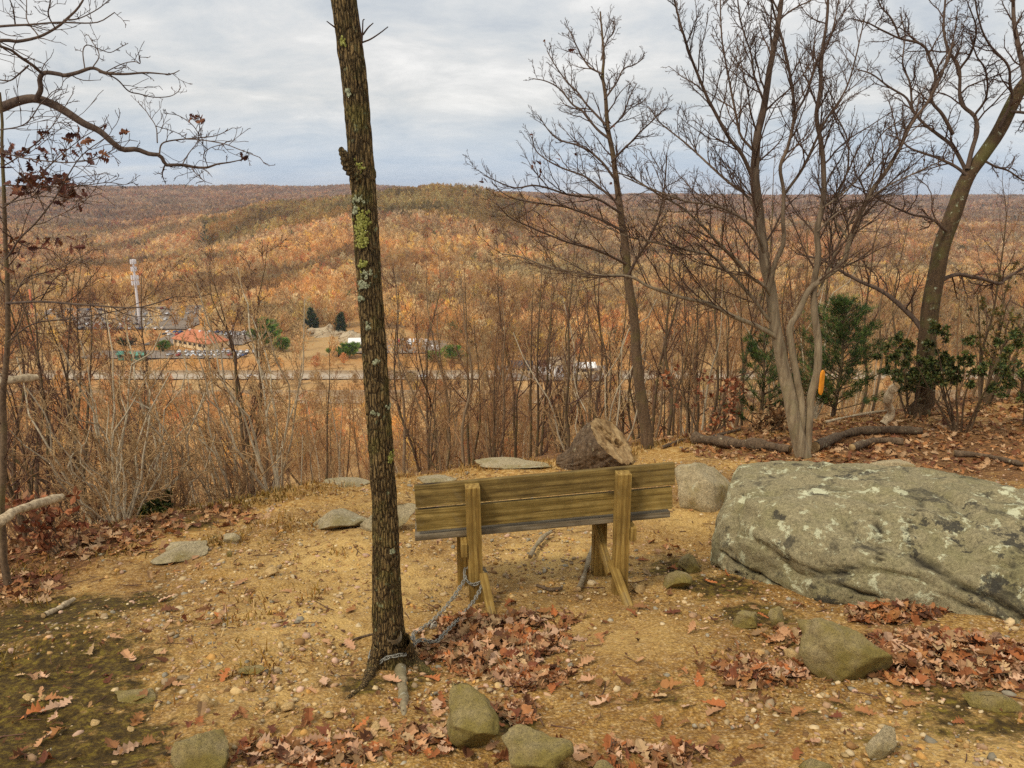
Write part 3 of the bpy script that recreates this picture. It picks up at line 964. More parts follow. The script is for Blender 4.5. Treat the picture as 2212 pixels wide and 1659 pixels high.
def rock(xl, xr, yt, yb, mat, label, seed, dr=0.75, rz=0.0, sink=0.2, name='stone', cat='stone', group=None, facets=9, minh=0.35, sub=5):
    """a stone whose visible outline in the photograph is about (xl..xr, yt..yb)"""
    b = G((xl + xr) / 2, yb)
    t = (b[1] * CP) - (b[2] - CZ) * SP
    al = math.atan2(CZ - b[2], b[1])
    w = (xr - xl) * t / FP
    d = w * dr
    h = ((yb - yt) * t / FP - 0.75 * d * math.sin(al)) / math.cos(al)
    h = max(h, w * minh * 0.5, 0.015)
    V, F = rock_shape(seed, sub if w > 0.12 else 3, facets + 5)
    V = V * np.array([w / 2, d / 2, h * (0.5 + sink)]) @ rotz(rz).T
    c = b + np.array([0, d * 0.42, 0])
    zc = h - h * (0.5 + sink)
    o = link(name, mesh_np(name, V, [F], [mat], True), None, (c[0], c[1], b[2] * .6 + .4 * float(hn(c[0], c[1])) + zc))
    tag(o, label, cat, group)
    return o

rock(1460, 1628, 972, 1102, M['pale_rock'], 'rounded grey boulder with pale patches, right behind the end of the bench', 3, 0.9, 0.2, 0.3, 'boulder', 'boulder')
rock(937, 1066, 1466, 1640, M['rock'], 'long mossy rock lying end-on at the foot of the chained tree', 5, 1.5, 0.25, 0.3, 'rock', 'rock')
rock(1073, 1240, 1562, 1690, M['rock'], 'rounded mossy rock at the bottom edge, with a pinkish worn patch on top', 8, 0.9, 0.1, 0.3, 'rock', 'rock')
rock(1740, 1985, 1300, 1474, M['rock'], 'wedge-shaped mossy rock with a small white lichen spot, leaning before the big boulder', 12, 0.6, -0.45, 0.25, 'rock', 'rock', facets=12)
rock(2118, 2250, 1476, 1546, M['rock'], 'low rounded green-grey rock below the leaf pile at the right edge', 15, 0.8, 0, 0.3, 'rock', 'rock')
rock(350, 502, 1572, 1680, M['rock'], 'blocky brown-green rock half sunk in gravel at bottom left', 18, 0.9, 0.3, 0.3, 'rock', 'rock')
rock(315, 446, 1182, 1218, M['pale_rock'], 'pale flat rock slab in the moss, nearer one of two stacked slabs', 21, 0.7, 0.35, 0.2, 'rock_slab', 'rock')
rock(335, 428, 1162, 1194, M['pale_rock'], 'pale flat rock slab in the moss, partly behind a second slab', 24, 0.6, 0.25, 0.2, 'rock_slab', 'rock')
rock(475, 522, 1147, 1176, M['pale_rock'], 'small pale lichen-spotted rock at the mossy edge of the path', 27, 0.7, 0, 0.2, 'rock', 'rock')
rock(485, 500, 1180, 1204, M['rock'], 'tiny upright grey stone just below the small pale rock', 28, 0.8, 0, 0.2)
rock(640, 790, 1078, 1150, M['pale_rock'], 'low pale rock outcrop in the path, left of the foreground trunk', 31, 0.9, 0.3, 0.3, 'rock', 'rock')
rock(770, 905, 1070, 1152, M['pale_rock'], 'low pale rock hump behind the foreground trunk, beside the bench end', 33, 0.9, -0.3, 0.3, 'rock', 'rock')
rock(566, 598, 1221, 1246, M['tan_stone'], 'single tan stone lying alone in the sandy path', 36, 0.8, 0.2, 0.1)
rock(500, 566, 1431, 1461, M['rock'], 'flat olive slab of stone pressed into the path left of the trunk', 39, 0.8, 0.3, 0.1, minh=0.15)
rock(228, 325, 1484, 1521, M['rock'], 'dark mossy stone sunk into the ground at the edge of the moss', 42, 0.7, 0.2, 0.2)
rock(1420, 1500, 1225, 1278, M['rock'], 'mossy brown rock tucked beside the left end of the big boulder', 45, 0.9, 0.3, 0.3, 'rock', 'rock')
rock(1470, 1530, 1190, 1240, M['rock'], 'dark mossy rock against the left foot of the big boulder', 46, 0.9, 0.3, 0.3, 'rock', 'rock')
rock(1363, 1397, 1254, 1281, M['tan_stone'], 'yellowish pointed stone beside the right bench foot', 48, 0.8, 0.2, 0.1)
rock(1585, 1650, 1311, 1361, M['rock'], 'brown rock under the overhang of the big boulder, with a leaf on it', 51, 0.9, 0.1, 0.2, 'rock', 'rock')
rock(1664, 1708, 1309, 1361, M['rock'], 'upright greenish stone under the overhang of the big boulder', 54, 0.9, 0.1, 0.2)
rock(1692, 1733, 1394, 1428, M['tan_stone'], 'grey-pink stone left of the wedge-shaped rock', 57, 0.9, 0.1, 0.2)
rock(1875, 1950, 1552, 1642, M['pale_rock'], 'pointed grey stone standing out of the ground near the bottom right', 60, 0.8, 0.5, 0.2, facets=14)
rock(1745, 1815, 1632, 1690, M['rock'], 'pale brown stone cut by the bottom edge of the view', 63, 0.9, 0.2, 0.2)
rock(1270, 1340, 1636, 1690, M['rock'], 'grey-brown stone at the bottom edge, right of the rounded mossy rock', 64, 0.9, 0.2, 0.2)
rock(1890, 2012, 994, 1022, M['pale_rock'], 'flat ledge of bare rock behind the big boulder among leaves', 66, 0.5, 0, 0.2, 'rock_slab', 'rock')
rock(1000, 1195, 990, 1020, M['pale_rock'], 'long flat pale ledge of rock at the rim, left of the sawn log', 81, 0.6, 0, 0.3, 'rock_slab', 'rock', minh=.08)
rock(690, 800, 1030, 1052, M['pale_rock'], 'small flat pale ledge of rock at the rim, left of the nearest trunk', 82, 0.7, 0.2, 0.3, 'rock_slab', 'rock', minh=.08)
rock(880, 985, 1020, 1046, M['pale_rock'], 'small flat pale ledge of rock at the rim, between nearest trunk and bench top', 83, 0.7, 0.1, 0.3, 'rock_slab', 'rock', minh=.08)
for k, (a, b, c, d) in enumerate([(566, 598, 1511, 1538), (596, 632, 1512, 1538), (453, 482, 1432, 1448), (80, 100, 1499, 1515), (40, 68, 1495, 1516), (423, 459, 1496, 1531), (788, 830, 1562, 1586),
                                  (690, 722, 1536, 1556), (270, 292, 1566, 1582), (640, 668, 1440, 1456), (330, 352, 1400, 1412), (1300, 1322, 1462, 1476), (560, 590, 1600, 1626), (185, 212, 1552, 1568)]):
    rock(a, b, c, d, M['tan_stone'], 'loose tan stone, fist-sized, lying on the gravel', 100 + k, 0.8, k * .7, 0.15, 'loose_stone', 'stone', 'loose stones on the gravel', 7)

def big_boulder():
    V, F = ICO[7]
    q = V.copy()
    # a block with rounded shoulders, undercut towards the foot
    e = 4.6
    r = (np.abs(V[:, 0]) ** e + np.abs(V[:, 1]) ** 3.4 + np.abs(V[:, 2]) ** 3.0) ** (-1 / 3.6)
    V = V * r[:, None]
    low = sstep(0.1, -1.0, V[:, 2])
    V[:, 1] = np.where(V[:, 1] < 0, V[:, 1] * (1 - 0.28 * low), V[:, 1])
    V[:, 0] = np.where(V[:, 0] < 0, V[:, 0] * (1 - 0.16 * low), V[:, 0])
    V[:, 2] += np.where(V[:, 2] > 0, -0.16 * sstep(0.0, 1.1, V[:, 0]) - .10 * sstep(-.5, -1.1, V[:, 0]), 0)
    V *= np.array([2.05, 0.92, 0.50])
    # a few broken faces
    rr = np.random.default_rng(5)
    for nv, c in (((-.8, -.5, .45), 1.62), ((.1, -.75, .66), .80), ((.5, -.8, -.2), 1.30), ((-.5, -.85, -.1), 1.35), ((-.95, -.1, .1), 1.88)):
        nv = np.array(nv); nv = nv / np.linalg.norm(nv)
        d = V @ nv + .03 * fbm(V * 2.2, 3, 3)
        V = V - np.maximum(d - c, 0)[:, None] * nv * .9
    nz = 0.06 * fbm(V * 1.1 + 3, 4, 7) + 0.026 * fbm(V * 4.5, 4, 9) + 0.009 * fbm(V * 16, 3, 19) - 0.05 * np.clip(np.abs(fbm(V * np.array([.9, 1.3, 2.4]) + 9, 3, 44)) * -5 + 1, 0, 1) ** 2
    V = V + q * nz[:, None]
    loc = np.array([3.27, 4.64, -0.745])
    Wd = V @ rotz(-0.52).T + loc
    Nw = q @ rotz(-0.52).T
    # fissures, stains and lichen where the rock has them
    dp = Wd[:, 1] * CP - (Wd[:, 2] - CZ) * SP
    px = 1106 + FP * Wd[:, 0] / dp
    py = 829.5 - FP * (Wd[:, 1] * SP + (Wd[:, 2] - CZ) * CP) / dp
    front = ((Wd - np.array([0, 0, CZ])) * Nw).sum(1) < 0.3
    px = px + 9 * fbm(V * 5, 3, 71)
    py = py + 9 * fbm(V * 5, 3, 72)
    def dist(pl):
        best = np.full(len(V), 1e9)
        for (x0, y0), (x1, y1) in zip(pl[:-1], pl[1:]):
            dx, dy = x1 - x0, y1 - y0
            t = np.clip(((px - x0) * dx + (py - y0) * dy) / (dx * dx + dy * dy), 0, 1)
            best = np.minimum(best, np.hypot(px - x0 - t * dx, py - y0 - t * dy))
        return np.where(front, best, 1e9)
    crack = np.zeros(len(V))
    for pl, wd, dpth in (([(1962, 1196), (2010, 1222), (2060, 1248), (2110, 1282), (2230, 1345)], 6, .05), ([(1902, 1085), (1890, 1120), (1893, 1165), (1905, 1195), (1890, 1208)], 4.5, .03), ([(1740, 1222), (1775, 1238), (1810, 1240), (1845, 1228), (1866, 1222)], 4, .025),
                         ([(1810, 1265), (1850, 1280), (1900, 1290)], 4, .03), ([(1985, 1085), (1960, 1130), (1950, 1180)], 4, .025), ([(2030, 1270), (2100, 1310), (2180, 1350)], 4.5, .035), ([(1560, 1190), (1610, 1235), (1690, 1275), (1760, 1335)], 4, .03)):
        d = dist(pl)
        m = np.exp(-(d / wd) ** 2)
        V = V - q * (m * dpth)[:, None]
        crack = np.maximum(crack, np.exp(-(d / (wd * .75)) ** 2))
    def area(spec):
        w = np.zeros(len(V))
        for x, y, rx, ry in spec:
            w = np.maximum(w, np.exp(-((px - x) / rx) ** 2 - ((py - y) / ry) ** 2))
        return np.where(front, w, 0)
    stain = area([(2110, 1140, 90, 55), (2200, 1190, 60, 60), (1990, 1150, 45, 50), (1960, 1215, 45, 35), (2140, 1270, 100, 40), (1790, 1300, 70, 22), (1610, 1240, 60, 26), (1850, 1030, 60, 14), (1690, 1120, 30, 30)])
    pale = area([(2090, 1085, 50, 18), (2200, 1110, 40, 22), (2010, 1120, 30, 24), (1880, 1060, 70, 20), (1640, 1080, 60, 30), (2050, 1170, 30, 14), (1760, 1060, 70, 24), (2160, 1060, 50, 14)])
    zone = np.stack([stain * .56, pale * .50, crack * .9], -1)
    V = V @ rotz(-0.52).T
    o = link('boulder', mesh_np('boulder', V, [F], [M['boulder']], True, extra=zone), None, loc)
    tag(o, 'huge grey-green lichen-covered boulder, largest of all, right of the bench', 'boulder')
big_boulder()

litter('leaf_crumbs', [(gb(1080, 1410), 260, .55, .45, .0), (gb(1640, 1455), 140, .35, .25, .0), (gb(2000, 1450), 200, .6, .3, .0), (gb(700, 1600), 160, .6, .3, .0)],
    rect_pts(5200, -3.4, 4.5, 1.8, 8.5, lambda x, y: (outside(x, y) < -.1) & (n2(x, y, 1.3, 3, 83) + rng.normal(0, .5, len(x)) > -.1)), (.012, .042), np.array([(0.36, 0.17, 0.06), (0.24, 0.10, 0.035), (0.16, 0.06, 0.02), (0.46, 0.26, 0.11), (0.12, 0.05, 0.02)]))
def twig_litter():
    n = 700
    x, y = rect_pts(n, -3.4, 4.5, 1.9, 9, lambda x, y: outside(x, y) < 0)
    n = len(x)
    a, L = rng.uniform(0, PI, n), rng.uniform(.02, .12, n) * rng.choice([1, 1, 1.8], n)
    u = np.linspace(-.5, .5, 4)[None]
    k = rng.normal(0, .12, n)[:, None] * (u * u - .1)
    X = x[:, None] + L[:, None] * (u * np.cos(a)[:, None] - k * np.sin(a)[:, None])
    Y = y[:, None] + L[:, None] * (u * np.sin(a)[:, None] + k * np.cos(a)[:, None])
    mb = MB()
    mb.tube(np.stack([X, Y, hn(X, Y) + .006], -1), np.repeat(rng.uniform(.0012, .0034, n)[:, None], 4, 1), 5)
    tag(mb.build('twig_litter', M['twig_dark']), kind='stuff')
twig_litter()
# leaves lying apart from the heaps
def loose_leaves():
    mes = []
    for k, (V, F) in enumerate(LEAF):
        for c in (0, 3, 5):
            mes.append(mesh_np('oak_leaf', V, F, [M['leaf']], False, np.broadcast_to(LEAF_PAL[(k + c) % 10], (len(V), 3))))
    n = 0
    while n < 70:
        px, py = rng.uniform(60, 2150), rng.uniform(1260, 1640)
        g = G(px, py)
        if g[1] > 4.6 or outside(g[0], g[1]) > -.4 or (g[0] > 1.5 and g[1] > 3.8): continue
        o = link('fallen_leaf', mes[rng.integers(len(mes))], None, g + np.array([0, 0, .016]))
        s = rng.uniform(.06, .115)
        o.scale = (s, s, s)
        o.rotation_euler = (rng.normal(0, .3), rng.normal(0, .3), rng.uniform(0, 6.28))
        tag(o, 'single curled brown oak leaf lying loose on the gravel, apart from the heaps', 'leaf', 'loose leaves on the gravel')
        n += 1
loose_leaves()
# haze: the air of the valley
def haze():
    mb = MB()
    mb.box((0, 3000, -40), (16000, 8000, 180))
    m = bpy.data.materials.new('valley_air')
    m.use_nodes = True
    t = m.node_tree
    t.nodes.remove(t.nodes['Principled BSDF'])
    v = t.nodes.new('ShaderNodeVolumePrincipled')
    v.inputs['Color'].default_value = (0.80, 0.82, 0.93, 1)
    v.inputs['Density'].default_value = 0.000062
    t.links.new(v.outputs[0], [n for n in t.nodes if n.type == 'OUTPUT_MATERIAL'][0].inputs['Volume'])
    tag(mb.build('haze', m, None, None, False), kind='stuff')
haze()
# ------------------------------------------------------------------ curves
def resample(P, n, wob=0.0, seed=0):
    """Catmull-Rom through the points, n samples at equal steps"""
    P = np.asarray(P, float)
    Q = np.concatenate([2 * P[:1] - P[1:2], P, 2 * P[-1:] - P[-2:-1]])
    t = np.linspace(0, 1, 12, endpoint=False)[:, None]
    seg = []
    for i in range(1, len(Q) - 2):
        a, b, c, d = Q[i - 1], Q[i], Q[i + 1], Q[i + 2]
        seg.append(0.5 * (2 * b + (c - a) * t + (2 * a - 5 * b + 4 * c - d) * t * t + (3 * b - a - 3 * c + d) * t ** 3))
    C = np.concatenate(seg + [P[-1:]])
    s = np.concatenate([[0], np.cumsum(np.linalg.norm(np.diff(C, axis=0), axis=1))])
    u = np.linspace(0, s[-1], n)
    R = np.stack([np.interp(u, s, C[:, k]) for k in range(C.shape[1])], -1)
    if wob:
        R[:, :3] += wob * fbm(np.stack([u * 2.2, np.full(n, seed * 3.1), np.zeros(n)], -1), 3, seed)[:, None] * np.array([1, .6, .3])
    return R

# ------------------------------------------------------------------ bench
def bench():
    A = pr(895, 1050, 4.60)
    B = pr(1460, 1001, 4.76)
    yaw = math.atan2(B[1] - A[1], B[0] - A[0])
    Lx = math.hypot(B[0] - A[0], B[1] - A[1])
    roll = math.atan2(B[2] - A[2], Lx)
    mid = (A + B) / 2
    gz = float(hn(mid[0], mid[1]))
    root = empty('bench', (mid[0], mid[1], gz), yaw)
    tag(root, 'weathered wooden bench facing the valley, seen from behind, chained to the trunk', 'bench')
    ztop = mid[2] - gz
    Rz = roty(-roll)
    Ri = np.array(rotz(-yaw))
    def loc(p):
        return Ri @ (np.asarray(p, float) - np.array([mid[0], mid[1], gz]))
    def plank(name, xc, yc, zc, sx, sy, sz, mat, rot=None, seed=0):
        mb = MB()
        mb.box((0, 0, 0), (sx, sy, sz), None, bev=0.004)
        V = mb.V[0]
        # light warp and worn edges
        V[:, 1] += 0.003 * np.sin(V[:, 0] * 3 + seed)
        o = mb.build(name, mat, root, None, False)
        o.location = (xc, yc, zc)
        if rot is not None: o.rotation_euler = rot
        return o
    bh, bt = 0.142, 0.038
    z1 = ztop - bh / 2
    z2 = ztop - bh * 1.5 - 0.018
    plank('backrest_board', 0, bt / 2, z1, Lx, bt, bh, M['board_dark'], (0, -roll, 0), 0)
    plank('backrest_board', -0.004, bt / 2 + .002, z2, Lx - .012, bt, bh, M['board'], (0, -roll, 0), 2)
    zs = ztop - 2 * bh - 0.018 - 0.042
    for k in range(3):
        plank('seat_board', -0.012, 0.072 + 0.148 * k, zs, Lx - .01, 0.142, bt, M['seat_wood'], (0, -roll, 0), k)
    tr = math.tan(roll)
    xL = loc(pr(1024, 1050, 4.58))[0]
    xR = loc(pr(1345, 1020, 4.70))[0]
    for x, rz in ((xL, -0.022), (xR, 0.0)):
        top = ztop + x * tr - 0.012
        wp = np.array([mid[0], mid[1], gz]) + rotz(yaw) @ np.array([x, -0.045, 0])
        bot = float(hn(wp[0], wp[1])) - gz - 0.12
        h = top - bot
        plank('post', x - rz * -h / 2 * 0, -0.046, (top + bot) / 2, 0.089, 0.089, h, M['post'], (0, rz, 0), x)
        xf = x - 0.055
        wp = np.array([mid[0], mid[1], gz]) + rotz(yaw) @ np.array([xf, 0.33, 0])
        bot = float(hn(wp[0], wp[1])) - gz - 0.12
        top = zs + xf * tr - bt / 2 - 0.002
        plank('front_leg', xf, 0.34, (top + bot) / 2, 0.089, 0.089, top - bot, M['post'], (0, 0, 0), x)
    for x in (xL - 0.066, xR + 0.066):
        plank('seat_support', x, 0.16, zs + x * tr - bt / 2 - 0.048, 0.038, 0.52, 0.089, M['post'], (0, 0, 0), x)
    # braces: a stake from the foot of each post to the ground behind, a diagonal under the seat
    def stick(name, a, b, w, d):
        a, b = loc(a), loc(b)
        v = b - a
        L = np.linalg.norm(v)
        o = plank(name, *(a + b) / 2, w, d, L, M['post'])
        o.rotation_mode = 'QUATERNION'
        o.rotation_quaternion = Vector(v).to_track_quat('Z', 'Y')
    f = G(1360, 1306)
    stick('brace', f + np.array([0, 0, -.03]), pr(1321, 1212, f[1] + 0.23), 0.05, 0.04)
    f = G(1066, 1332)
    stick('brace', f + np.array([0, 0, -.04]), pr(1043, 1240, f[1] + 0.22), 0.05, 0.04)
    bk = np.array([mid[0], mid[1], gz])
    s1 = bk + rotz(yaw) @ np.array([xR - 0.12, 0.30, zs + xR * tr - 0.05])
    stick('brace', pr(1318, 1240, f[1] + 0.36), s1, 0.038, 0.06)
    return root, bk, yaw, xL
BENCH = bench()

# ------------------------------------------------------------------ foreground trunk
TB = G(845, 1432)
TY = float(TB[1])
def fore_tree():
    root = empty('oak_tree', TB)
    tag(root, 'slim oak trunk with yellow-green lichen rising through the whole view, nearest tree', 'tree')
    cen = [(724, -330), (735, -120), (743, 0), (765, 170), (779, 333), (787, 450), (794, 553), (803, 690), (814, 850), (825, 1000), (832, 1106), (835, 1220), (837, 1306), (841, 1372), (845, 1432), (848, 1480)]
    wid = [48, 50, 54, 52, 51, 50, 51, 51, 52, 53, 54, 57, 61, 70, 84, 100]
    P = []
    for (x, y), w in zip(cen, wid):
        q = pr(x, y, TY + 0.02)
        d = (q[1]) * CP - (q[2] - CZ) * SP
        P.append([*q, w / 2 * d / FP])
    P = np.array(P)
    C = resample(P, 620)
    k = 120
    a = np.linspace(0, 2 * PI, k, endpoint=False)
    ca, sa = np.cos(a), np.sin(a)
    cen3, R = C[:, :3], C[:, 3]
    s = np.concatenate([[0], np.cumsum(np.linalg.norm(np.diff(cen3, axis=0), axis=1))])
    AA, SS = np.meshgrid(a, s)
    # furrowed bark: ridges run up the stem, broken across
    base = R.mean()
    wob = 1.6 * fbm(np.stack([np.cos(AA) * 1.5, np.sin(AA) * 1.5, SS * 1.6], -1), 3, 3)
    rid = np.abs(vnoise(np.stack([np.cos(AA) * 4.2 + wob * .35, np.sin(AA) * 4.2 + wob * .35, SS * 3.2], -1), 5))
    rid2 = fbm(np.stack([np.cos(AA) * 9, np.sin(AA) * 9, SS * 14], -1), 3, 8)
    lump = fbm(np.stack([np.cos(AA) * 1.0, np.sin(AA) * 1.0, SS * 1.8], -1), 3, 13)
    flare = sstep(0.30, 0.0, SS[::-1] * 0 + (s[-1] - SS))
    lobes = 0.5 + 0.5 * np.cos(3 * AA + 0.6)
    rr = R[:, None] * (1 + 0.05 * lump) + 0.017 * np.minimum(rid, 0.36) + 0.0035 * rid2 - .004 + 0.03 * flare * lobes
    V = cen3[:, None, :] + rr[..., None] * np.stack([np.broadcast_to(ca, rr.shape), np.broadcast_to(sa, rr.shape), np.zeros_like(rr)], -1)
    n = len(s)
    idx = np.arange(n * k).reshape(n, k)
    F = np.stack([idx[:-1], np.roll(idx[:-1], -1, 1), np.roll(idx[1:], -1, 1), idx[1:]], -1).reshape(-1, 4)[:, ::-1]
    loc = np.array(TB)
    link('trunk', mesh_np('trunk', V.reshape(-1, 3) - loc, [F], [M['oak_bark']], True), root)
    def seg(px):
        """trunk centre and radius at a picture row"""
        q = np.array([[c[0], c[1]] for c in cen], float)
        x = np.interp(px, q[:, 1], q[:, 0])
        w = np.interp(px, q[:, 1], wid)
        p = pr(x, px, TY + .02)
        d = p[1] * CP - (p[2] - CZ) * SP
        return p, w / 2 * d / FP
    # broken branch stub at left, with its bark collar
    p0, r0 = seg(372)
    mb = MB()
    st = resample(np.array([[*(p0 + np.array([0.0, -.02, -.02])), .045], [*pr(757, 358, TY - .02), .036], [*pr(745, 338, TY - .05), .022], [*pr(736, 322, TY - .06), .013], [*pr(733, 319, TY - .062), .003]]), 24)
    mb.tube(st[:, :3] - loc, st[:, 3] * (1 + .15 * np.sin(np.arange(24) * 2.1)), 12)
    mb.build('branch_stub', M['oak_bark'], root)
    # swollen collar
    V0, F0 = ICO[3]
    Vc = V0 * (1 + 0.15 * fbm(V0 * 3, 3, 5)[:, None]) * np.array([r0 * 1.06, r0 * 1.0, r0 * 1.5]) + p0 + np.array([0.004, 0, -.02]) - loc
    link('branch_collar', mesh_np('branch_collar', Vc, [F0], [M['oak_bark']], True), root)
    # thin bare twigs near the top
    for pts in ([(781, 100), (783, 70), (784, 45), (787, 42)], [(782, 92), (800, 85), (820, 72), (838, 58)], [(784, 75), (795, 60), (806, 50)], [(782, 88), (777, 55), (774, 32)], [(728, 62), (718, 55), (706, 46)], [(729, 67), (738, 66)]):
        q = np.array([pr(x, y, TY - .03 * i) for i, (x, y) in enumerate(pts)])
        c = resample(q, 10)
        mb = MB()
        mb.tube(c - loc, np.linspace(0.0042, 0.0022, 10), 5)
        mb.build('twig', M['twig'], root)
    # roots
    for pts, r in (([(850, 1368, .035), (862, 1420, .03), (868, 1470, .026), (872, 1520, .02), (874, 1548, .008)], 0), ([(868, 1385, .04), (890, 1425, .036), (915, 1448, .026), (940, 1462, .014), (958, 1470, .006)], 1),
                   ([(822, 1400, .035), (806, 1445, .032), (786, 1482, .018), (760, 1503, .012), (738, 1518, .006)], 2)):
        q = []
        for i, (x, y, rad) in enumerate(pts):
            g = G(x, y)
            if i == 0:
                g = pr(x, y, TY - .06)
            elif i == 1:
                g = g + np.array([0, -.015, .02])
            q.append([*g, rad])
        c = resample(np.array(q), 40)
        mb = MB()
        rr = c[:, 3] * (1 + .12 * np.sin(np.arange(40) * .9 + r)) 
        mb.tube(c[:, :3] - loc, rr, 14)
        mb.V[0] += 0.004 * fbm(mb.V[0] * 40, 3, r)[:, None]
        mb.build('root', M['grey_bark'] if r == 0 else M['oak_bark'], root)
    # lichen: crusts of small flakes standing off the bark
    r = np.random.default_rng(4)
    for (x, y, ww, hh, n, mt) in [(785, 478, 13, 22, 150, 'lichen'), (787, 515, 11, 16, 90, 'lichen'), (776, 362, 12, 10, 50, 'lichen'), (788, 570, 7, 9, 30, 'lichen'), (790, 612, 10, 8, 34, 'lichen_grey'), (786, 640, 6, 7, 20, 'lichen_grey'), (796, 588, 8, 8, 22, 'lichen_grey'),
                                  (845, 985, 5, 14, 24, 'lichen'), (840, 875, 5, 5, 12, 'lichen_grey'), (812, 885, 6, 5, 12, 'lichen_grey'), (816, 775, 5, 5, 12, 'lichen_grey'), (772, 455, 6, 16, 26, 'lichen_grey'),
                                  (782, 430, 8, 8, 18, 'lichen_grey'), (748, 95, 5, 9, 14, 'lichen'), (758, 200, 6, 10, 16, 'lichen_grey'), (800, 700, 6, 8, 10, 'lichen_grey'), (850, 1180, 6, 8, 10, 'lichen_grey')]:
        mb = MB()
        pos, nr, sz = [], [], []
        for _ in range(n):
            dx, dy = r.normal(0, .5, 2)
            yy = y + hh * dy
            c, rad = seg(yy)
            xc = np.interp(yy, [q[1] for q in cen], [q[0] for q in cen])
            wv = np.interp(yy, [q[1] for q in cen], wid) / 2
            sx = np.clip((x + ww * dx - xc) / wv, -.97, .97)
            ang = math.asin(sx)
            nn = np.array([math.sin(ang), -math.cos(ang), 0])
            pos.append(c + nn * (rad + .0075)); nr.append(nn); sz.append(r.uniform(.003, .009))
        pos, nr = np.array(pos), np.array(nr)
        V0, F0 = ICO[1]
        up = np.array([0, 0, 1.0])
        Mx = np.stack([np.cross(up, nr), np.broadcast_to(up, nr.shape), nr], -1)
        V, F, _ = scatter(V0 * np.array([1, 1.2, .18]), [F0], pos - loc, Mx * np.array(sz)[:, None, None])
        V = V + r.normal(0, .0012, V.shape)
        mb.add(V, F)
        mb.build('lichen_patch', M[mt], root)
    # crown, above the picture: limbs overhead
    return root, seg
FT = fore_tree()

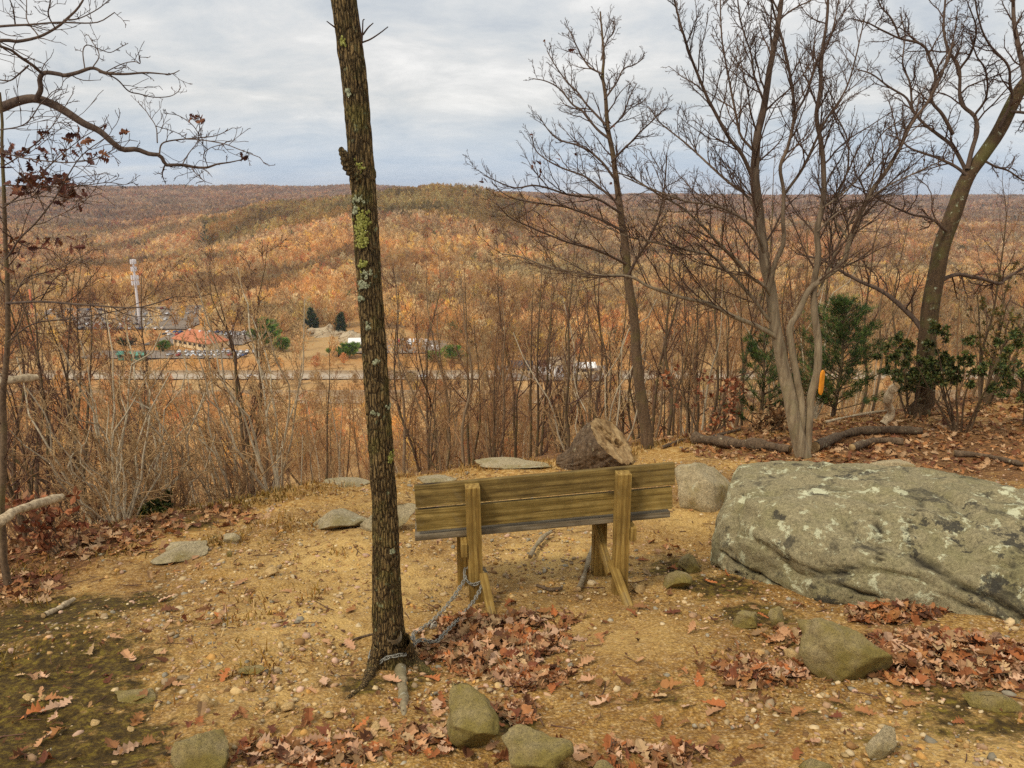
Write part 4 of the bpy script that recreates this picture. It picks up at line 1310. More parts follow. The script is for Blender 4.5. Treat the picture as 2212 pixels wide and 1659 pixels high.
# ------------------------------------------------------------------ chain
def chain():
    (tp, tr_) = FT[1](1398)
    tr_ = tr_ + 0.012
    pts = []
    # round the trunk, from its far right round the back to the left and over the front
    for an, dz in ((60, 0.02), (100, 0.0), (140, -0.02), (180, -0.05), (215, -0.055), (245, -0.03), (270, 0.005), (300, 0.01), (335, -.005)):
        a = math.radians(an)
        pts.append(tp + np.array([math.cos(a) * tr_ * 1.02, math.sin(a) * tr_ * 1.02, dz]))
    up = np.array([0, 0, 1.0])
    pts.append(G(905, 1401) + up * .05)
    pts.append(G(940, 1402) + up * .045)
    pts.append(G(958, 1390) + up * .055)
    pts.append(G(985, 1368) + up * .075)
    _, bk, yaw, xL = BENCH
    def bl(x, y, z):
        return bk + rotz(yaw) @ np.array([x, y, z])
    zr = float(pr(1057, 1246, bk[1] - .1)[2] - bk[2])
    pts.append((G(985, 1368) + up * .075) * .45 + .55 * bl(xL + .058, -.10, zr) - up * .035)
    pts.append(bl(xL + .062, -.085, zr))
    pts.append(bl(xL + .062, -.02, zr + .025))
    pts.append(bl(xL + .03, .012, zr + .03)); pts.append(bl(xL - .03, .012, zr + .03))
    pts.append(bl(xL - .062, -.02, zr + .03)); pts.append(bl(xL - .06, -.09, zr + .008))
    pts.append(bl(xL - .02, -.105, zr - .025)); pts.append(bl(xL + .03, -.105, zr - .012)); pts.append(bl(xL + .062, -.102, zr + .012))
    A = len(pts)
    pts2 = [bl(xL - .058, -.09, zr + .012)]
    e = G(893, 1383) + up * .04
    for f_ in (.3, .6, .85):
        pts2.append(pts2[0] * (1 - f_) + e * f_ - up * .05 * math.sin(PI * f_))
    pts2 += [e, tp + np.array([tr_ * 1.15, .02, .03]), tp + np.array([tr_ * .6, tr_ * .9, .02])]
    mb = MB()
    pitch = 0.0225
    def link_mesh():
        n, k = 14, 6
        a = np.linspace(0, 2 * PI, n, endpoint=False)
        c = np.stack([np.cos(a) * .0165 + np.sign(np.cos(a)) * .002, np.sin(a) * .0095, np.zeros(n)], -1)
        T = np.roll(c, -1, 0) - np.roll(c, 1, 0)
        T /= np.linalg.norm(T, axis=1, keepdims=True)
        nrm = np.cross(T, [0, 0, 1.0])
        b = np.arange(k) * 2 * PI / k
        V = c[:, None] + .0030 * (np.cos(b)[None, :, None] * nrm[:, None] + np.sin(b)[None, :, None] * np.array([0, 0, 1.0]))
        idx = np.arange(n * k).reshape(n, k)
        F = np.stack([idx, np.roll(idx, -1, 1), np.roll(np.roll(idx, -1, 0), -1, 1), np.roll(idx, -1, 0)], -1).reshape(-1, 4)
        return V.reshape(-1, 3), F
    LV, LF = link_mesh()
    for pl in (pts, pts2):
        C = resample(np.array(pl), 900)
        s = np.concatenate([[0], np.cumsum(np.linalg.norm(np.diff(C, axis=0), axis=1))])
        m = int(s[-1] / pitch)
        for i in range(m):
            u = (i + .5) * pitch
            p = np.array([np.interp(u, s, C[:, k]) for k in range(3)])
            q = np.array([np.interp(min(u + .006, s[-1]), s, C[:, k]) for k in range(3)])
            t = q - p; t /= np.linalg.norm(t) + 1e-9
            sd = np.cross(t, [0, 0.2, 1.0]); sd /= np.linalg.norm(sd) + 1e-9
            w = np.cross(t, sd)
            an = (i % 2) * PI / 2 + .6 + random.uniform(-.25, .25)
            a_ = sd * math.cos(an) + w * math.sin(an)
            b_ = np.cross(t, a_)
            mb.add(LV @ np.stack([t, a_, b_]) + p, LF)
    o = mb.build('chain', M['chain'])
    tag(o, 'galvanised steel chain looped round the nearest trunk and the bench post', 'chain')
    # padlock hanging in the strand
    p = pts2[0] * .30 + e * .70 + np.array([0.02, -.02, -.055])
    pm = MB()
    pm.box((0, 0, 0), (.036, .016, .030), rotz(.5) @ roty(.5), bev=.003)
    a = np.linspace(0, PI, 12)
    pm.tube(np.stack([np.cos(a) * .011, np.zeros(12), np.sin(a) * .014 + .016], -1) @ (rotz(.5) @ roty(.5)).T, np.full(12, .003), 6)
    po = pm.build('padlock', M['lock'], None, p)
    tag(po, 'small grey padlock joining the chain links above the leaves', 'padlock')
chain()

# ------------------------------------------------------------------ stump and logs
def stump():
    g = G(1290, 1010)
    Y = float(g[1]) + 0.15
    ax0 = pr(1205, 1003, Y + .05)
    ax1 = pr(1325, 952, Y - .10)
    k, n = 128, 90
    c = resample(np.array([[*ax0, .085], [*(ax0 * .8 + ax1 * .2 + np.array([0, 0, -.05])), .145], [*(ax0 * .5 + ax1 * .5 + np.array([0, 0, -.085])), .235], [*(ax0 * .2 + ax1 * .8 + np.array([0, 0, -.04])), .305], [*ax1, .325]]), n)
    axis = np.array([0.62, -0.31, 0.70]); axis /= np.linalg.norm(axis)
    root = empty('log', (ax0 + ax1) / 2 - np.array([0, 0, .2]))
    loc = np.array(root.location)
    tag(root, 'short thick sawn-off log with its cut face turned up, lying just behind the bench', 'log')
    T = np.gradient(c[:, :3], axis=0)
    wgt = np.linspace(0, 1, n)[:, None] ** 1.5
    T = T / np.linalg.norm(T, axis=1, keepdims=True)
    T = T * (1 - wgt) + axis * wgt
    T /= np.linalg.norm(T, axis=1, keepdims=True)
    sd = np.cross(T, [0, 1.0, 0.2]); sd /= np.linalg.norm(sd, axis=1, keepdims=True)
    w = np.cross(T, sd)
    a = np.linspace(0, 2 * PI, k, endpoint=False)
    AA, SS = np.meshgrid(a, np.linspace(0, 1, n))
    rr = c[:, 3][:, None] * (1 + .10 * fbm(np.stack([np.cos(AA) * 1.2, np.sin(AA) * 1.2, SS * 1.5], -1), 3, 2)) + .040 * np.minimum(np.abs(vnoise(np.stack([np.cos(AA) * 6 + .5 * SS, np.sin(AA) * 6, SS * 2.2], -1), 4)), .4) + .012 * fbm(np.stack([np.cos(AA) * 9, np.sin(AA) * 9, SS * 9], -1), 3, 14)
    V = c[:, None, :3] + rr[..., None] * (np.cos(AA)[..., None] * sd[:, None] + np.sin(AA)[..., None] * w[:, None])
    idx = np.arange(n * k).reshape(n, k)
    F = np.stack([idx[:-1], np.roll(idx[:-1], -1, 1), np.roll(idx[1:], -1, 1), idx[1:]], -1).reshape(-1, 4)
    V2 = V.reshape(-1, 3)
    V2 = np.concatenate([V2, c[:1, :3]])
    F2 = np.stack([np.full(k, n * k), np.roll(idx[0], -1), idx[0]], -1)
    link('bark', mesh_np('bark', V2 - loc, [F, F2], [M['log_bark']], True), root)
    # cut face with rot holes: rings of vertices, some pressed in
    rim = V[-1]
    cc = rim.mean(0)
    rings = 44
    q = [cc[None] * (1 - f) + rim * f for f in np.linspace(0.02, .995, rings)]
    Vf = np.concatenate(q)
    rel = Vf - cc
    u = rel @ sd[-1] / .30
    v = rel @ w[-1] / .30
    u2 = u + .10 * fbm(np.stack([u * 4, v * 4, u * 0], -1), 3, 61)
    v2 = v + .10 * fbm(np.stack([u * 4, v * 4, u * 0 + 7], -1), 3, 62)
    press = np.zeros(len(Vf))
    for hu, hv, hr, hl, an in ((-.05, .10, .085, .36, .2), (.36, -.10, .075, .30, -.3), (-.40, -.22, .08, .26, .5), (.10, -.34, .06, .24, .1)):
        du, dv = u2 - hu, v2 - hv
        a_ = (du * math.cos(an) + dv * math.sin(an)) / hl
        b_ = (-du * math.sin(an) + dv * math.cos(an)) / hr
        press += .16 / (1 + np.exp(np.clip((a_ * a_ + b_ * b_ - 1) * 5, -30, 30)))
    Vf = Vf - axis * press[:, None] + axis * (.010 * fbm(Vf * 12, 4, 6))[:, None]
    ii = np.arange(rings * k).reshape(rings, k)
    Ff = np.stack([ii[:-1], np.roll(ii[:-1], -1, 1), np.roll(ii[1:], -1, 1), ii[1:]], -1).reshape(-1, 4)
    link('cut_face', mesh_np('cut_face', np.concatenate([Vf, (cc - axis * press[0])[None]]) - loc, [Ff, np.stack([np.full(k, rings * k), ii[0], np.roll(ii[0], -1)], -1)], [M['cut']], True), root)
stump()

def log(name, pts, r, mat, label, cat='log', lift=1.0, group=None, n=60, k=18, rough=.3, Y=None, ends=True):
    q = []
    for i, p in enumerate(pts):
        if len(p) == 3: g = pr(p[0], p[1], p[2])
        else: g = G(p[0], p[1]) + np.array([0, 0, r * lift])
        q.append(g)
    c = resample(np.array(q), n)
    o0 = c[n // 2].copy()
    root = empty(name, o0)
    tag(root, label, cat, group)
    mb = MB()
    rr = r * np.linspace(1.05, .85, n) * (1 + rough * fbm(np.stack([np.linspace(0, 6, n), np.zeros(n), np.full(n, r * 90)], -1), 3, 9))
    mb.tube(c - o0, rr, k)
    mb.V[0] += (rough * .25 * r * fbm(mb.V[0] * 3 / r * .2 + 5, 3, 11))[:, None]
    mb.build('bark', mat, root)
    if ends:
        for e, s in ((0, 1), (n - 1, -1)):
            mb = MB()
            d = c[min(e + 1, n - 1)] - c[max(e - 1, 0)]
            d /= np.linalg.norm(d)
            sd = np.cross(d, [0.2, .3, 1]); sd /= np.linalg.norm(sd); w = np.cross(d, sd)
            an = np.linspace(0, 2 * PI, 14, endpoint=False)
            ring = c[e] - d * s * .004 + rr[e] * .98 * (np.cos(an)[:, None] * sd + np.sin(an)[:, None] * w)
            mb.add(np.concatenate([ring, c[e][None] - d * s * .012]) - o0, np.array([(i, (i + 1) % 14, 14)[::s] for i in range(14)]))
            mb.build('cut_end', M['cut'], root)
    return root
log('fallen_log', [(1500, 958), (1580, 968), (1640, 973), (1706, 982)], .07, M['log_bark'], 'pale grey fallen log ending at the multi-stemmed tree, above the second boulder')
log('fallen_log', [(1760, 975), (1830, 945), (1900, 938), (1990, 940)], .06, M['log_bark'], 'rough dark fallen log among leaves right of the multi-stemmed tree')
log('fallen_log', [(1840, 975), (1890, 960), (1950, 962)], .05, M['log_bark'], 'short broken log in front of the long dark one, right of the multi-stemmed tree')
log('fallen_branch', [(1430, 970), (1480, 952), (1530, 948), (1600, 930)], .022, M['log_bark'], 'thin grey fallen branch on the rim between bench and multi-stemmed tree', 'branch')
log('fallen_branch', [(1780, 930), (1840, 915), (1930, 900)], .02, M['dead_wood'], 'thin pale stick lying over the dark fallen log', 'branch', lift=6)
log('fallen_branch', [(2060, 985), (2130, 990), (2212, 1010)], .03, M['log_bark'], 'dark stick on the leaves at the right edge of the rim', 'branch')
Yb = 10.2
log('broken_branch', [(1908, 915, Yb), (1925, 893, Yb), (1918, 865, Yb - .1), (1925, 845, Yb - .15), (1938, 832, Yb - .2)], .055, M['dead_wood'], 'curled pale bare piece of dead branch standing out white in the right-hand brush', 'branch', rough=.3)
log('broken_branch', [(-60, 1160, 4.2), (10, 1120, 4.3), (30, 1105, 4.4), (75, 1090, 4.6), (134, 1073, 4.9)], .030, M['dead_wood'], 'broken pale log pointing up out of the brush at the left edge', 'branch', rough=.25)
log('broken_branch', [(-80, 845, 6.2), (20, 822, 6.3), (80, 815, 6.5)], .035, M['dead_wood'], 'pale snapped branch end at the left edge, higher than the other one', 'branch', rough=.2)
log('fallen_branch', [(95, 1335), (130, 1318), (160, 1300)], .018, M['dead_wood'], 'short light stick lying on the moss at lower left', 'branch')
log('fallen_branch', [(1145, 1215), (1155, 1195), (1175, 1170), (1190, 1160)], .018, M['grey_bark'], 'crooked grey root stub standing in the path under the bench seat', 'branch', lift=2.5, rough=.3)
log('fallen_branch', [(1250, 1280), (1262, 1250), (1272, 1215), (1283, 1180)], .018, M['grey_bark'], 'curved grey root lying under the bench beside its right leg', 'branch', lift=1.5, rough=.3)
log('fallen_branch', [(1160, 1268), (1190, 1277), (1215, 1274)], .012, M['log_bark'], 'small dark stick on the sand below the bench seat', 'branch', ends=False)
log('fallen_branch', [(740, 1395), (770, 1382), (806, 1372)], .007, M['log_bark'], 'thin dark twig pointing at the foot of the nearest trunk from the left', 'branch', ends=False)
log('fallen_branch', [(1650, 1490), (1690, 1470), (1712, 1455), (1714, 1440)], .009, M['log_bark'], 'dark hooked twig in the small leaf heap left of the wedge-shaped rock', 'branch', ends=False)
# ------------------------------------------------------------------ bare trees
UP = np.array([0, 0, 1.0])
def grow(P, R, n, t0, t1, ang, length, npts, wob=0.16, up=0.10, rk=0.55, rmin=0.002, rmax=1.0, taper=0.35, zig=0.0):
    """n shoots from every branch of P (B,N,3): returns child paths and radii"""
    B, N, _ = P.shape
    if B == 0: return P, R
    t = (np.linspace(t0, t1, n)[None] + rng.uniform(-.5, .5, (B, n)) * (t1 - t0) / max(n, 1)).clip(0.02, 1)
    f = t * (N - 1)
    i = np.clip(f.astype(int), 0, N - 2)
    w = (f - i)[..., None]
    bi = np.arange(B)[:, None]
    p = P[bi, i] * (1 - w) + P[bi, i + 1] * w
    d = P[bi, i + 1] - P[bi, i]
    r = R[bi, i] * (1 - w[..., 0]) + R[bi, i + 1] * w[..., 0]
    L0 = np.linalg.norm(np.diff(P, axis=1), axis=2).sum(1)
    d = d / (np.linalg.norm(d, axis=2, keepdims=True) + 1e-9)
    p, d, r, t = p.reshape(-1, 3), d.reshape(-1, 3), r.reshape(-1), t.reshape(-1)
    L = np.repeat(L0, n) * length * (1.15 - 0.75 * t) * rng.uniform(0.55, 1.25, len(p))
    m = len(p)
    q = rng.normal(size=(m, 3))
    q -= (q * d).sum(1, keepdims=True) * d
    q /= np.linalg.norm(q, axis=1, keepdims=True) + 1e-9
    a = np.radians(rng.normal(ang, ang * .22, m))[:, None]
    v = d * np.cos(a) + q * np.sin(a)
    v = v + UP * up
    v /= np.linalg.norm(v, axis=1, keepdims=True)
    C = np.zeros((m, npts, 3))
    C[:, 0] = p
    st = (L / (npts - 1))[:, None]
    for k in range(1, npts):
        v = v + rng.normal(0, wob, (m, 3)) + UP * up * .35
        if zig: v = v + q * zig * (1 if k % 2 else -1)
        v /= np.linalg.norm(v, axis=1, keepdims=True)
        C[:, k] = C[:, k - 1] + v * st
    r0 = np.clip(r * rk, rmin, rmax)
    Rr = r0[:, None] * np.linspace(1, taper, npts)[None]
    return C, np.maximum(Rr, rmin * .75)

def hero(name, label, stems, Y, spec, bark, twig, loc, cat='tree', seed=1, wob=.03, limb_from=None, trunk_n=1, leaves=None, rmin=0.0023, limb='limb_bark', limbk=.70, split=1.0):
    """stems: list of (points [(x, y[, dY])], width at start, width at end) measured in the photograph at distance Y.
    The first trunk_n stems make the trunk, the others its limbs."""
    root = empty(name, loc)
    tag(root, label, cat)
    l0 = np.array(loc, float)
    r_ = np.random.default_rng(seed)
    tb, cb = MB(), MB()
    limbs = []
    for si, (pts, w0, w1) in enumerate(stems):
        dy = r_.uniform(-.9, .9) if si >= trunk_n else r_.uniform(-.15, .15)
        q = []
        for i, p in enumerate(pts):
            f = i / max(len(pts) - 1, 1)
            yy = Y + (p[2] if len(p) > 2 else 0) + (dy * f if si >= trunk_n else dy * f)
            q.append(pr(p[0], p[1], yy))
        n = max(14, len(pts) * 4)
        c = resample(np.array(q), n, wob * .5, seed + si)
        t_ = Y / .97
        rr = np.linspace(w0, w1, n) / 2 * t_ / FP * (1.0 if si < trunk_n else limbk)
        rr = rr * (1 + .05 * fbm(np.stack([np.linspace(0, 9, n), np.zeros(n), np.full(n, si)], -1), 2, seed))
        if si < trunk_n:
            j = int(n * split)
            tb.tube(c[:j + 1] - l0, rr[:j + 1], 14)
            if j < n - 1: cb.tube(c[j:] - l0, rr[j:] * .995, 12, mi=0)
        else:
            cb.tube(c - l0, rr, 8, mi=0)
        limbs.append((c, rr))
    for si, (c, rr) in enumerate(limbs):
        sp = spec(si)
        if sp is None: continue
        P, Rr = c[None], rr[None]
        for li, kw in enumerate(sp):
            P, Rr = grow(P, Rr, rmin=rmin, **kw)
            cb.tube(P - l0, Rr, (5, 4, 3, 3, 3)[li], mi=1)
        if leaves is not None and si in leaves:
            pass
    tb.build('trunk', M[bark], root)
    cb.build('crown', [M[limb], M[twig]], root)
    return root

def lv(n, t0, t1, ang, length, npts, **k):
    return dict(n=n, t0=t0, t1=t1, ang=ang, length=length, npts=npts, **k)

# multi-stemmed grey tree, right of the bench
YA = float(G(1735, 986)[1])
gA = G(1735, 986)
stA = [
 ([(1738, 1000), (1732, 975), (1716, 903), (1697, 820), (1684, 753), (1676, 703), (1668, 636), (1657, 586), (1649, 540), (1641, 466), (1631, 383), (1632, 333), (1636, 283), (1650, 227), (1662, 160), (1676, 83), (1688, 0), (1694, -120), (1702, -220)], 34, 4),
 ([(1744, 1005), (1742, 980), (1748, 886), (1753, 846), (1767, 786), (1765, 720), (1758, 653), (1760, 600), (1769, 547), (1766, 500), (1776, 450), (1779, 390), (1772, 317), (1762, 250), (1772, 183), (1778, 100), (1786, 33), (1795, -100)], 19, 4),
 ([(1730, 960), (1732, 890), (1722, 820), (1712, 760), (1706, 709), (1722, 680), (1745, 630), (1775, 603), (1805, 583), (1825, 557), (1834, 517), (1859, 460), (1886, 410), (1918, 367), (1943, 323), (1968, 267), (2008, 213), (2040, 150), (2060, 90)], 17, 4),
 ([(1666, 620), (1672, 570), (1688, 533), (1692, 483), (1695, 416), (1686, 360), (1702, 317), (1715, 250), (1710, 183), (1702, 133), (1689, 83), (1665, 0), (1650, -90)], 15, 4),
 ([(1626, 380), (1606, 340), (1576, 300), (1542, 233), (1519, 183), (1499, 133), (1482, 93), (1462, 30), (1450, -30)], 12, 4),
 ([(1690, 740), (1670, 723), (1625, 700), (1575, 680), (1525, 655), (1475, 644), (1405, 620), (1355, 597), (1271, 592), (1188, 576), (1130, 556), (1085, 548)], 15, 3),
 ([(1676, 705), (1655, 686), (1635, 650), (1602, 613), (1572, 583), (1538, 553), (1480, 540), (1420, 525), (1350, 510), (1290, 480)], 12, 3),
 ([(1664, 640), (1650, 618), (1618, 593), (1592, 560), (1559, 530), (1519, 493), (1475, 453), (1420, 420), (1370, 385), (1330, 372)], 11, 3),
 ([(1650, 545), (1635, 507), (1609, 477), (1575, 457), (1535, 443), (1475, 433), (1400, 405), (1350, 380)], 10, 3),
 ([(1640, 470), (1610, 420), (1570, 390), (1525, 350), (1480, 310), (1430, 270), (1400, 230)], 9, 3),
 ([(1634, 330), (1600, 290), (1590, 240), (1575, 170), (1560, 90), (1555, 10), (1550, -60)], 8, 3),
 ([(1652, 225), (1630, 170), (1620, 110), (1600, 40), (1590, -50)], 7, 3),
 ([(1694, 420), (1730, 370), (1760, 310), (1785, 260), (1830, 190), (1850, 120), (1870, 30)], 9, 3),
 ([(1715, 250), (1745, 200), (1765, 130), (1800, 60), (1815, -40)], 7, 3),
 ([(1834, 517), (1800, 470), (1810, 420), (1830, 360), (1828, 300), (1800, 240), (1795, 180)], 8, 3),
 ([(1768, 640), (1800, 560), (1825, 500), (1870, 430), (1890, 370), (1935, 320), (1990, 265)], 8, 3),
 ([(1766, 500), (1810, 460), (1860, 440), (1920, 400), (1985, 370), (2040, 345)], 6, 3),
 ([(1777, 450), (1830, 410), (1880, 350), (1905, 290), (1960, 250)], 6, 3),
]
def spA(si):
    if si < 4:
        return [lv(20, .40, .98, 40, .22, 10, up=.16, wob=.11, rk=.5, rmax=.011), lv(10, .12, .97, 36, .40, 7, wob=.14, up=.08), lv(5, .2, .97, 36, .45, 4, wob=.18)]
    return [lv(18, .12, 1, 38, .36, 9, up=.16, wob=.12, rk=.6, rmax=.008), lv(9, .12, .97, 36, .40, 6, wob=.15, up=.08), lv(5, .2, .97, 36, .45, 4, wob=.18)]
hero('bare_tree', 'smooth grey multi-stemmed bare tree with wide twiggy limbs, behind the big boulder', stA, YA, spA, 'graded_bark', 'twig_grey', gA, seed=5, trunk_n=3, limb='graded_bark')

# slender dark tree between bench and the grey one
gB = G(1398, 968)
YB = float(gB[1])
stB = [
 ([(1404, 990), (1398, 955), (1386, 850), (1370, 700), (1356, 600), (1347, 510), (1339, 443), (1330, 390), (1321, 333), (1311, 283), (1306, 207), (1300, 160), (1303, 117), (1297, 43), (1296, 25)], 28, 3),
 ([(1356, 600), (1375, 560), (1400, 520), (1420, 470), (1435, 400), (1440, 330)], 10, 3),
 ([(1314, 300), (1290, 280), (1262, 240), (1240, 225), (1210, 190), (1180, 175), (1150, 170)], 8, 2.5),
 ([(1308, 270), (1280, 240), (1250, 200), (1230, 180), (1200, 140), (1180, 110)], 7, 2.5),
 ([(1306, 215), (1330, 180), (1345, 150), (1370, 140), (1390, 125)], 6, 2.5),
 ([(1311, 283), (1345, 250), (1360, 210), (1375, 180)], 6, 2.5),
 ([(1303, 160), (1270, 140), (1245, 95), (1228, 60)], 6, 2.5),
 ([(1339, 443), (1300, 410), (1260, 380), (1210, 360), (1160, 330), (1148, 295)], 8, 2.5),
 ([(1341, 460), (1290, 430), (1230, 420), (1160, 400), (1110, 405), (1045, 378)], 8, 2.5),
 ([(1346, 500), (1290, 470), (1230, 450), (1170, 440), (1100, 425), (1060, 395)], 8, 2.5),
 ([(1330, 390), (1290, 340), (1250, 315), (1200, 300), (1160, 250)], 8, 2.5),
 ([(1323, 350), (1370, 300), (1400, 270), (1440, 230)], 7, 2.5),
 ([(1352, 570), (1290, 540), (1220, 520), (1150, 490), (1100, 470), (1070, 440)], 8, 2.5),
 ([(1299, 130), (1310, 90), (1325, 70), (1330, 40)], 4, 2),
]
def spB(si):
    if si == 0:
        return [lv(14, .45, .98, 40, .14, 7, up=.15, wob=.14, rk=.5, rmax=.010), lv(6, .2, .97, 38, .42, 5, wob=.16, up=.08), lv(4, .2, .97, 40, .45, 4)]
    return [lv(12, .15, 1, 38, .36, 7, up=.15, wob=.14, rk=.6, rmax=.007), lv(6, .15, .97, 36, .42, 5, up=.08), lv(4, .2, .97, 40, .45, 4)]
hero('bare_tree', 'slender dark bare tree rising from the rim, just right of the sawn log', stB, YB, spB, 'dark_bark', 'twig', gB, seed=9)

# big oak at the right edge
YC = 12.2
gC = np.array([*pr(1994, 900, YC)[:2], 0]); gC[2] = hn(gC[0], gC[1])
yb = 829.5 - FP * float(((gC[2] - CZ) / gC[1] * CP + SP) / (CP - (gC[2] - CZ) / gC[1] * SP))
stC = [
 ([(1984, yb + 10), (1990, yb - 30), (1996, 880), (2001, 753), (2008, 687), (2024, 586), (2034, 533), (2058, 467), (2075, 416), (2093, 377), (2125, 333), (2158, 283), (2182, 233), (2209, 187), (2250, 140), (2300, 60), (2340, -30), (2390, -150)], 42, 16),
 ([(2090, 385), (2082, 360), (2059, 317), (2025, 290), (1995, 267), (1972, 240), (1955, 210), (1919, 187), (1882, 160), (1850, 150)], 13, 3.5),
 ([(2090, 365), (2102, 317), (2112, 283), (2105, 250), (2075, 220), (2072, 150), (2049, 110), (2039, 60), (2042, 0), (2050, -80)], 14, 4),
 ([(2058, 290), (2035, 247), (2012, 217), (2022, 167), (2008, 127), (1992, 97), (1942, 83), (1909, 67), (1875, 50), (1840, 40)], 11, 3.5),
 ([(2160, 275), (2185, 217), (2182, 180), (2179, 143), (2142, 100), (2125, 73), (2112, 30), (2100, -30)], 9, 3.5),
 ([(2215, 180), (2209, 133), (2192, 67), (2189, 0), (2195, -80)], 16, 7),
 ([(2088, 378), (2060, 358), (2022, 340), (1969, 323), (1940, 300), (1910, 290)], 10, 3),
 ([(2048, 500), (2035, 490), (2008, 470), (1968, 463), (1909, 437), (1875, 413), (1840, 400)], 9, 3),
 ([(1996, 720), (1978, 693), (1942, 656), (1908, 630), (1858, 606), (1812, 583), (1775, 562), (1720, 548)], 17, 5),
 ([(2018, 625), (2040, 602), (2075, 593), (2125, 603), (2159, 613), (2175, 600), (2212, 580), (2270, 560)], 14, 6),
 ([(2072, 150), (2100, 110), (2110, 60), (2090, 0)], 7, 3),
 ([(1972, 240), (1965, 180), (1950, 140), (1955, 80), (1945, 30)], 7, 3),
 ([(2105, 250), (2130, 210), (2128, 150), (2110, 120), (2095, 80)], 7, 3),
 ([(2182, 240), (2230, 250), (2260, 300), (2300, 320)], 9, 4),
 ([(2022, 167), (2050, 130), (2060, 80), (2070, 20)], 6, 3),
 ([(1942, 83), (1925, 40), (1900, 10), (1890, -40)], 6, 3),
 ([(2120, 345), (2150, 360), (2180, 370), (2212, 390), (2260, 400)], 7, 3),
]
def spC(si):
    if si == 0: return None
    return [lv(14, .15, 1, 48, .32, 8, up=.10, wob=.24, rk=.6, rmax=.013), lv(8, .15, .97, 45, .42, 6, wob=.24, up=.06), lv(5, .2, .97, 45, .45, 4, wob=.25)]
hero('oak_tree', 'large crooked dark oak leaning right out of view, biggest tree at the right edge', stC, YC, spC, 'ridge_bark', 'twig', gC, seed=13, rmin=.0025)

# oak limbs reaching in from the left: the trunk stands outside the picture
YD = 5.6
xD = float(pr(-330, 300, YD)[0])
gD = np.array([xD, YD, float(hn(xD, YD))])
stD = [
 ([(-350, 1500), (-345, 1100), (-335, 700), (-300, 420), (-240, 300), (-260, 80), (-290, -200), (-300, -420)], 130, 60),
 ([(-285, 390), (-180, 290), (-80, 255), (0, 233), (40, 218), (77, 213), (117, 227), (150, 247), (180, 267), (213, 283), (240, 307), (263, 323), (293, 323), (320, 333), (343, 336), (353, 352), (358, 357), (393, 357), (420, 362), (447, 362), (467, 355), (500, 350), (533, 342)], 44, 2.2),
 ([(343, 336), (348, 313), (363, 305), (400, 300), (433, 297), (467, 293), (490, 283), (503, 276)], 5, 2),
 ([(400, 300), (433, 302), (483, 311), (520, 324), (563, 340)], 3.4, 2),
 ([(357, 357), (351, 377), (357, 397)], 4.5, 2.2),
 ([(341, 308), (337, 273), (320, 247), (304, 230)], 3.5, 2),
 ([(77, 215), (88, 193), (86, 170), (97, 157), (127, 160), (140, 163), (167, 157), (200, 147), (227, 157), (267, 160), (317, 157), (367, 160), (388, 152)], 15, 2.2),
 ([(90, 160), (67, 140), (43, 123), (20, 107), (-30, 92)], 9, 6),
 ([(222, 156), (253, 173), (277, 197), (300, 203), (333, 210), (367, 208), (385, 198), (392, 187)], 4.5, 2),
 ([(-250, 200), (-120, 120), (0, 88), (33, 90), (83, 80), (120, 60), (140, 43), (167, 17), (187, -20), (200, -60)], 16, 4),
 ([(-255, 120), (-120, 70), (0, 57), (67, 53), (127, 48), (187, 50), (217, 46), (247, 27)], 10, 2.4),
 ([(60, 142), (40, 160), (22, 174), (0, 172), (-30, 165)], 5, 3),
 ([(393, 357), (410, 330), (425, 312), (433, 297)], 3.4, 2.2),
 ([(413, 362), (425, 378), (440, 391)], 3, 2),
 ([(200, 147), (215, 120), (200, 90), (190, 75)], 3.4, 2),
 ([(183, 147), (180, 110), (190, 97), (215, 105), (240, 113), (260, 103), (278, 93)], 3.6, 2),
 ([(227, 157), (265, 138), (290, 133), (303, 137), (302, 118)], 3, 2),
 ([(120, 60), (105, 30), (108, 0), (104, -40)], 4, 3), ([(83, 80), (60, 40), (58, 0)], 4, 2.5), ([(33, 53), (30, 20), (20, -10)], 4, 2.5), ([(140, 43), (170, 40), (210, 20), (240, -5)], 4, 2),
 ([(338, 272), (380, 285), (402, 297)], 2.4, 1.8), ([(433, 297), (415, 270), (385, 250), (360, 245), (355, 236)], 2.6, 1.8), ([(447, 362), (440, 335), (455, 320), (483, 311)], 2.4, 1.8),
]
def spD(si):
    if si in (0,): return None
    if si == 1: return [lv(13, .35, 1, 50, .055, 6, up=.08, wob=.2, rk=.3, rmax=.004), lv(3, .3, .97, 42, .5, 4, wob=.2)]
    return [lv(7, .2, 1, 46, .24, 6, up=.10, wob=.2, rk=.6, rmax=.004), lv(3, .25, .97, 42, .48, 4, wob=.2)]
oakD = hero('oak_tree', 'near oak outside the left edge, its long bare dark limbs reaching into the sky', stD, YD, spD, 'dark_bark', 'twig', gD, seed=21, rmin=.0021, wob=.012)

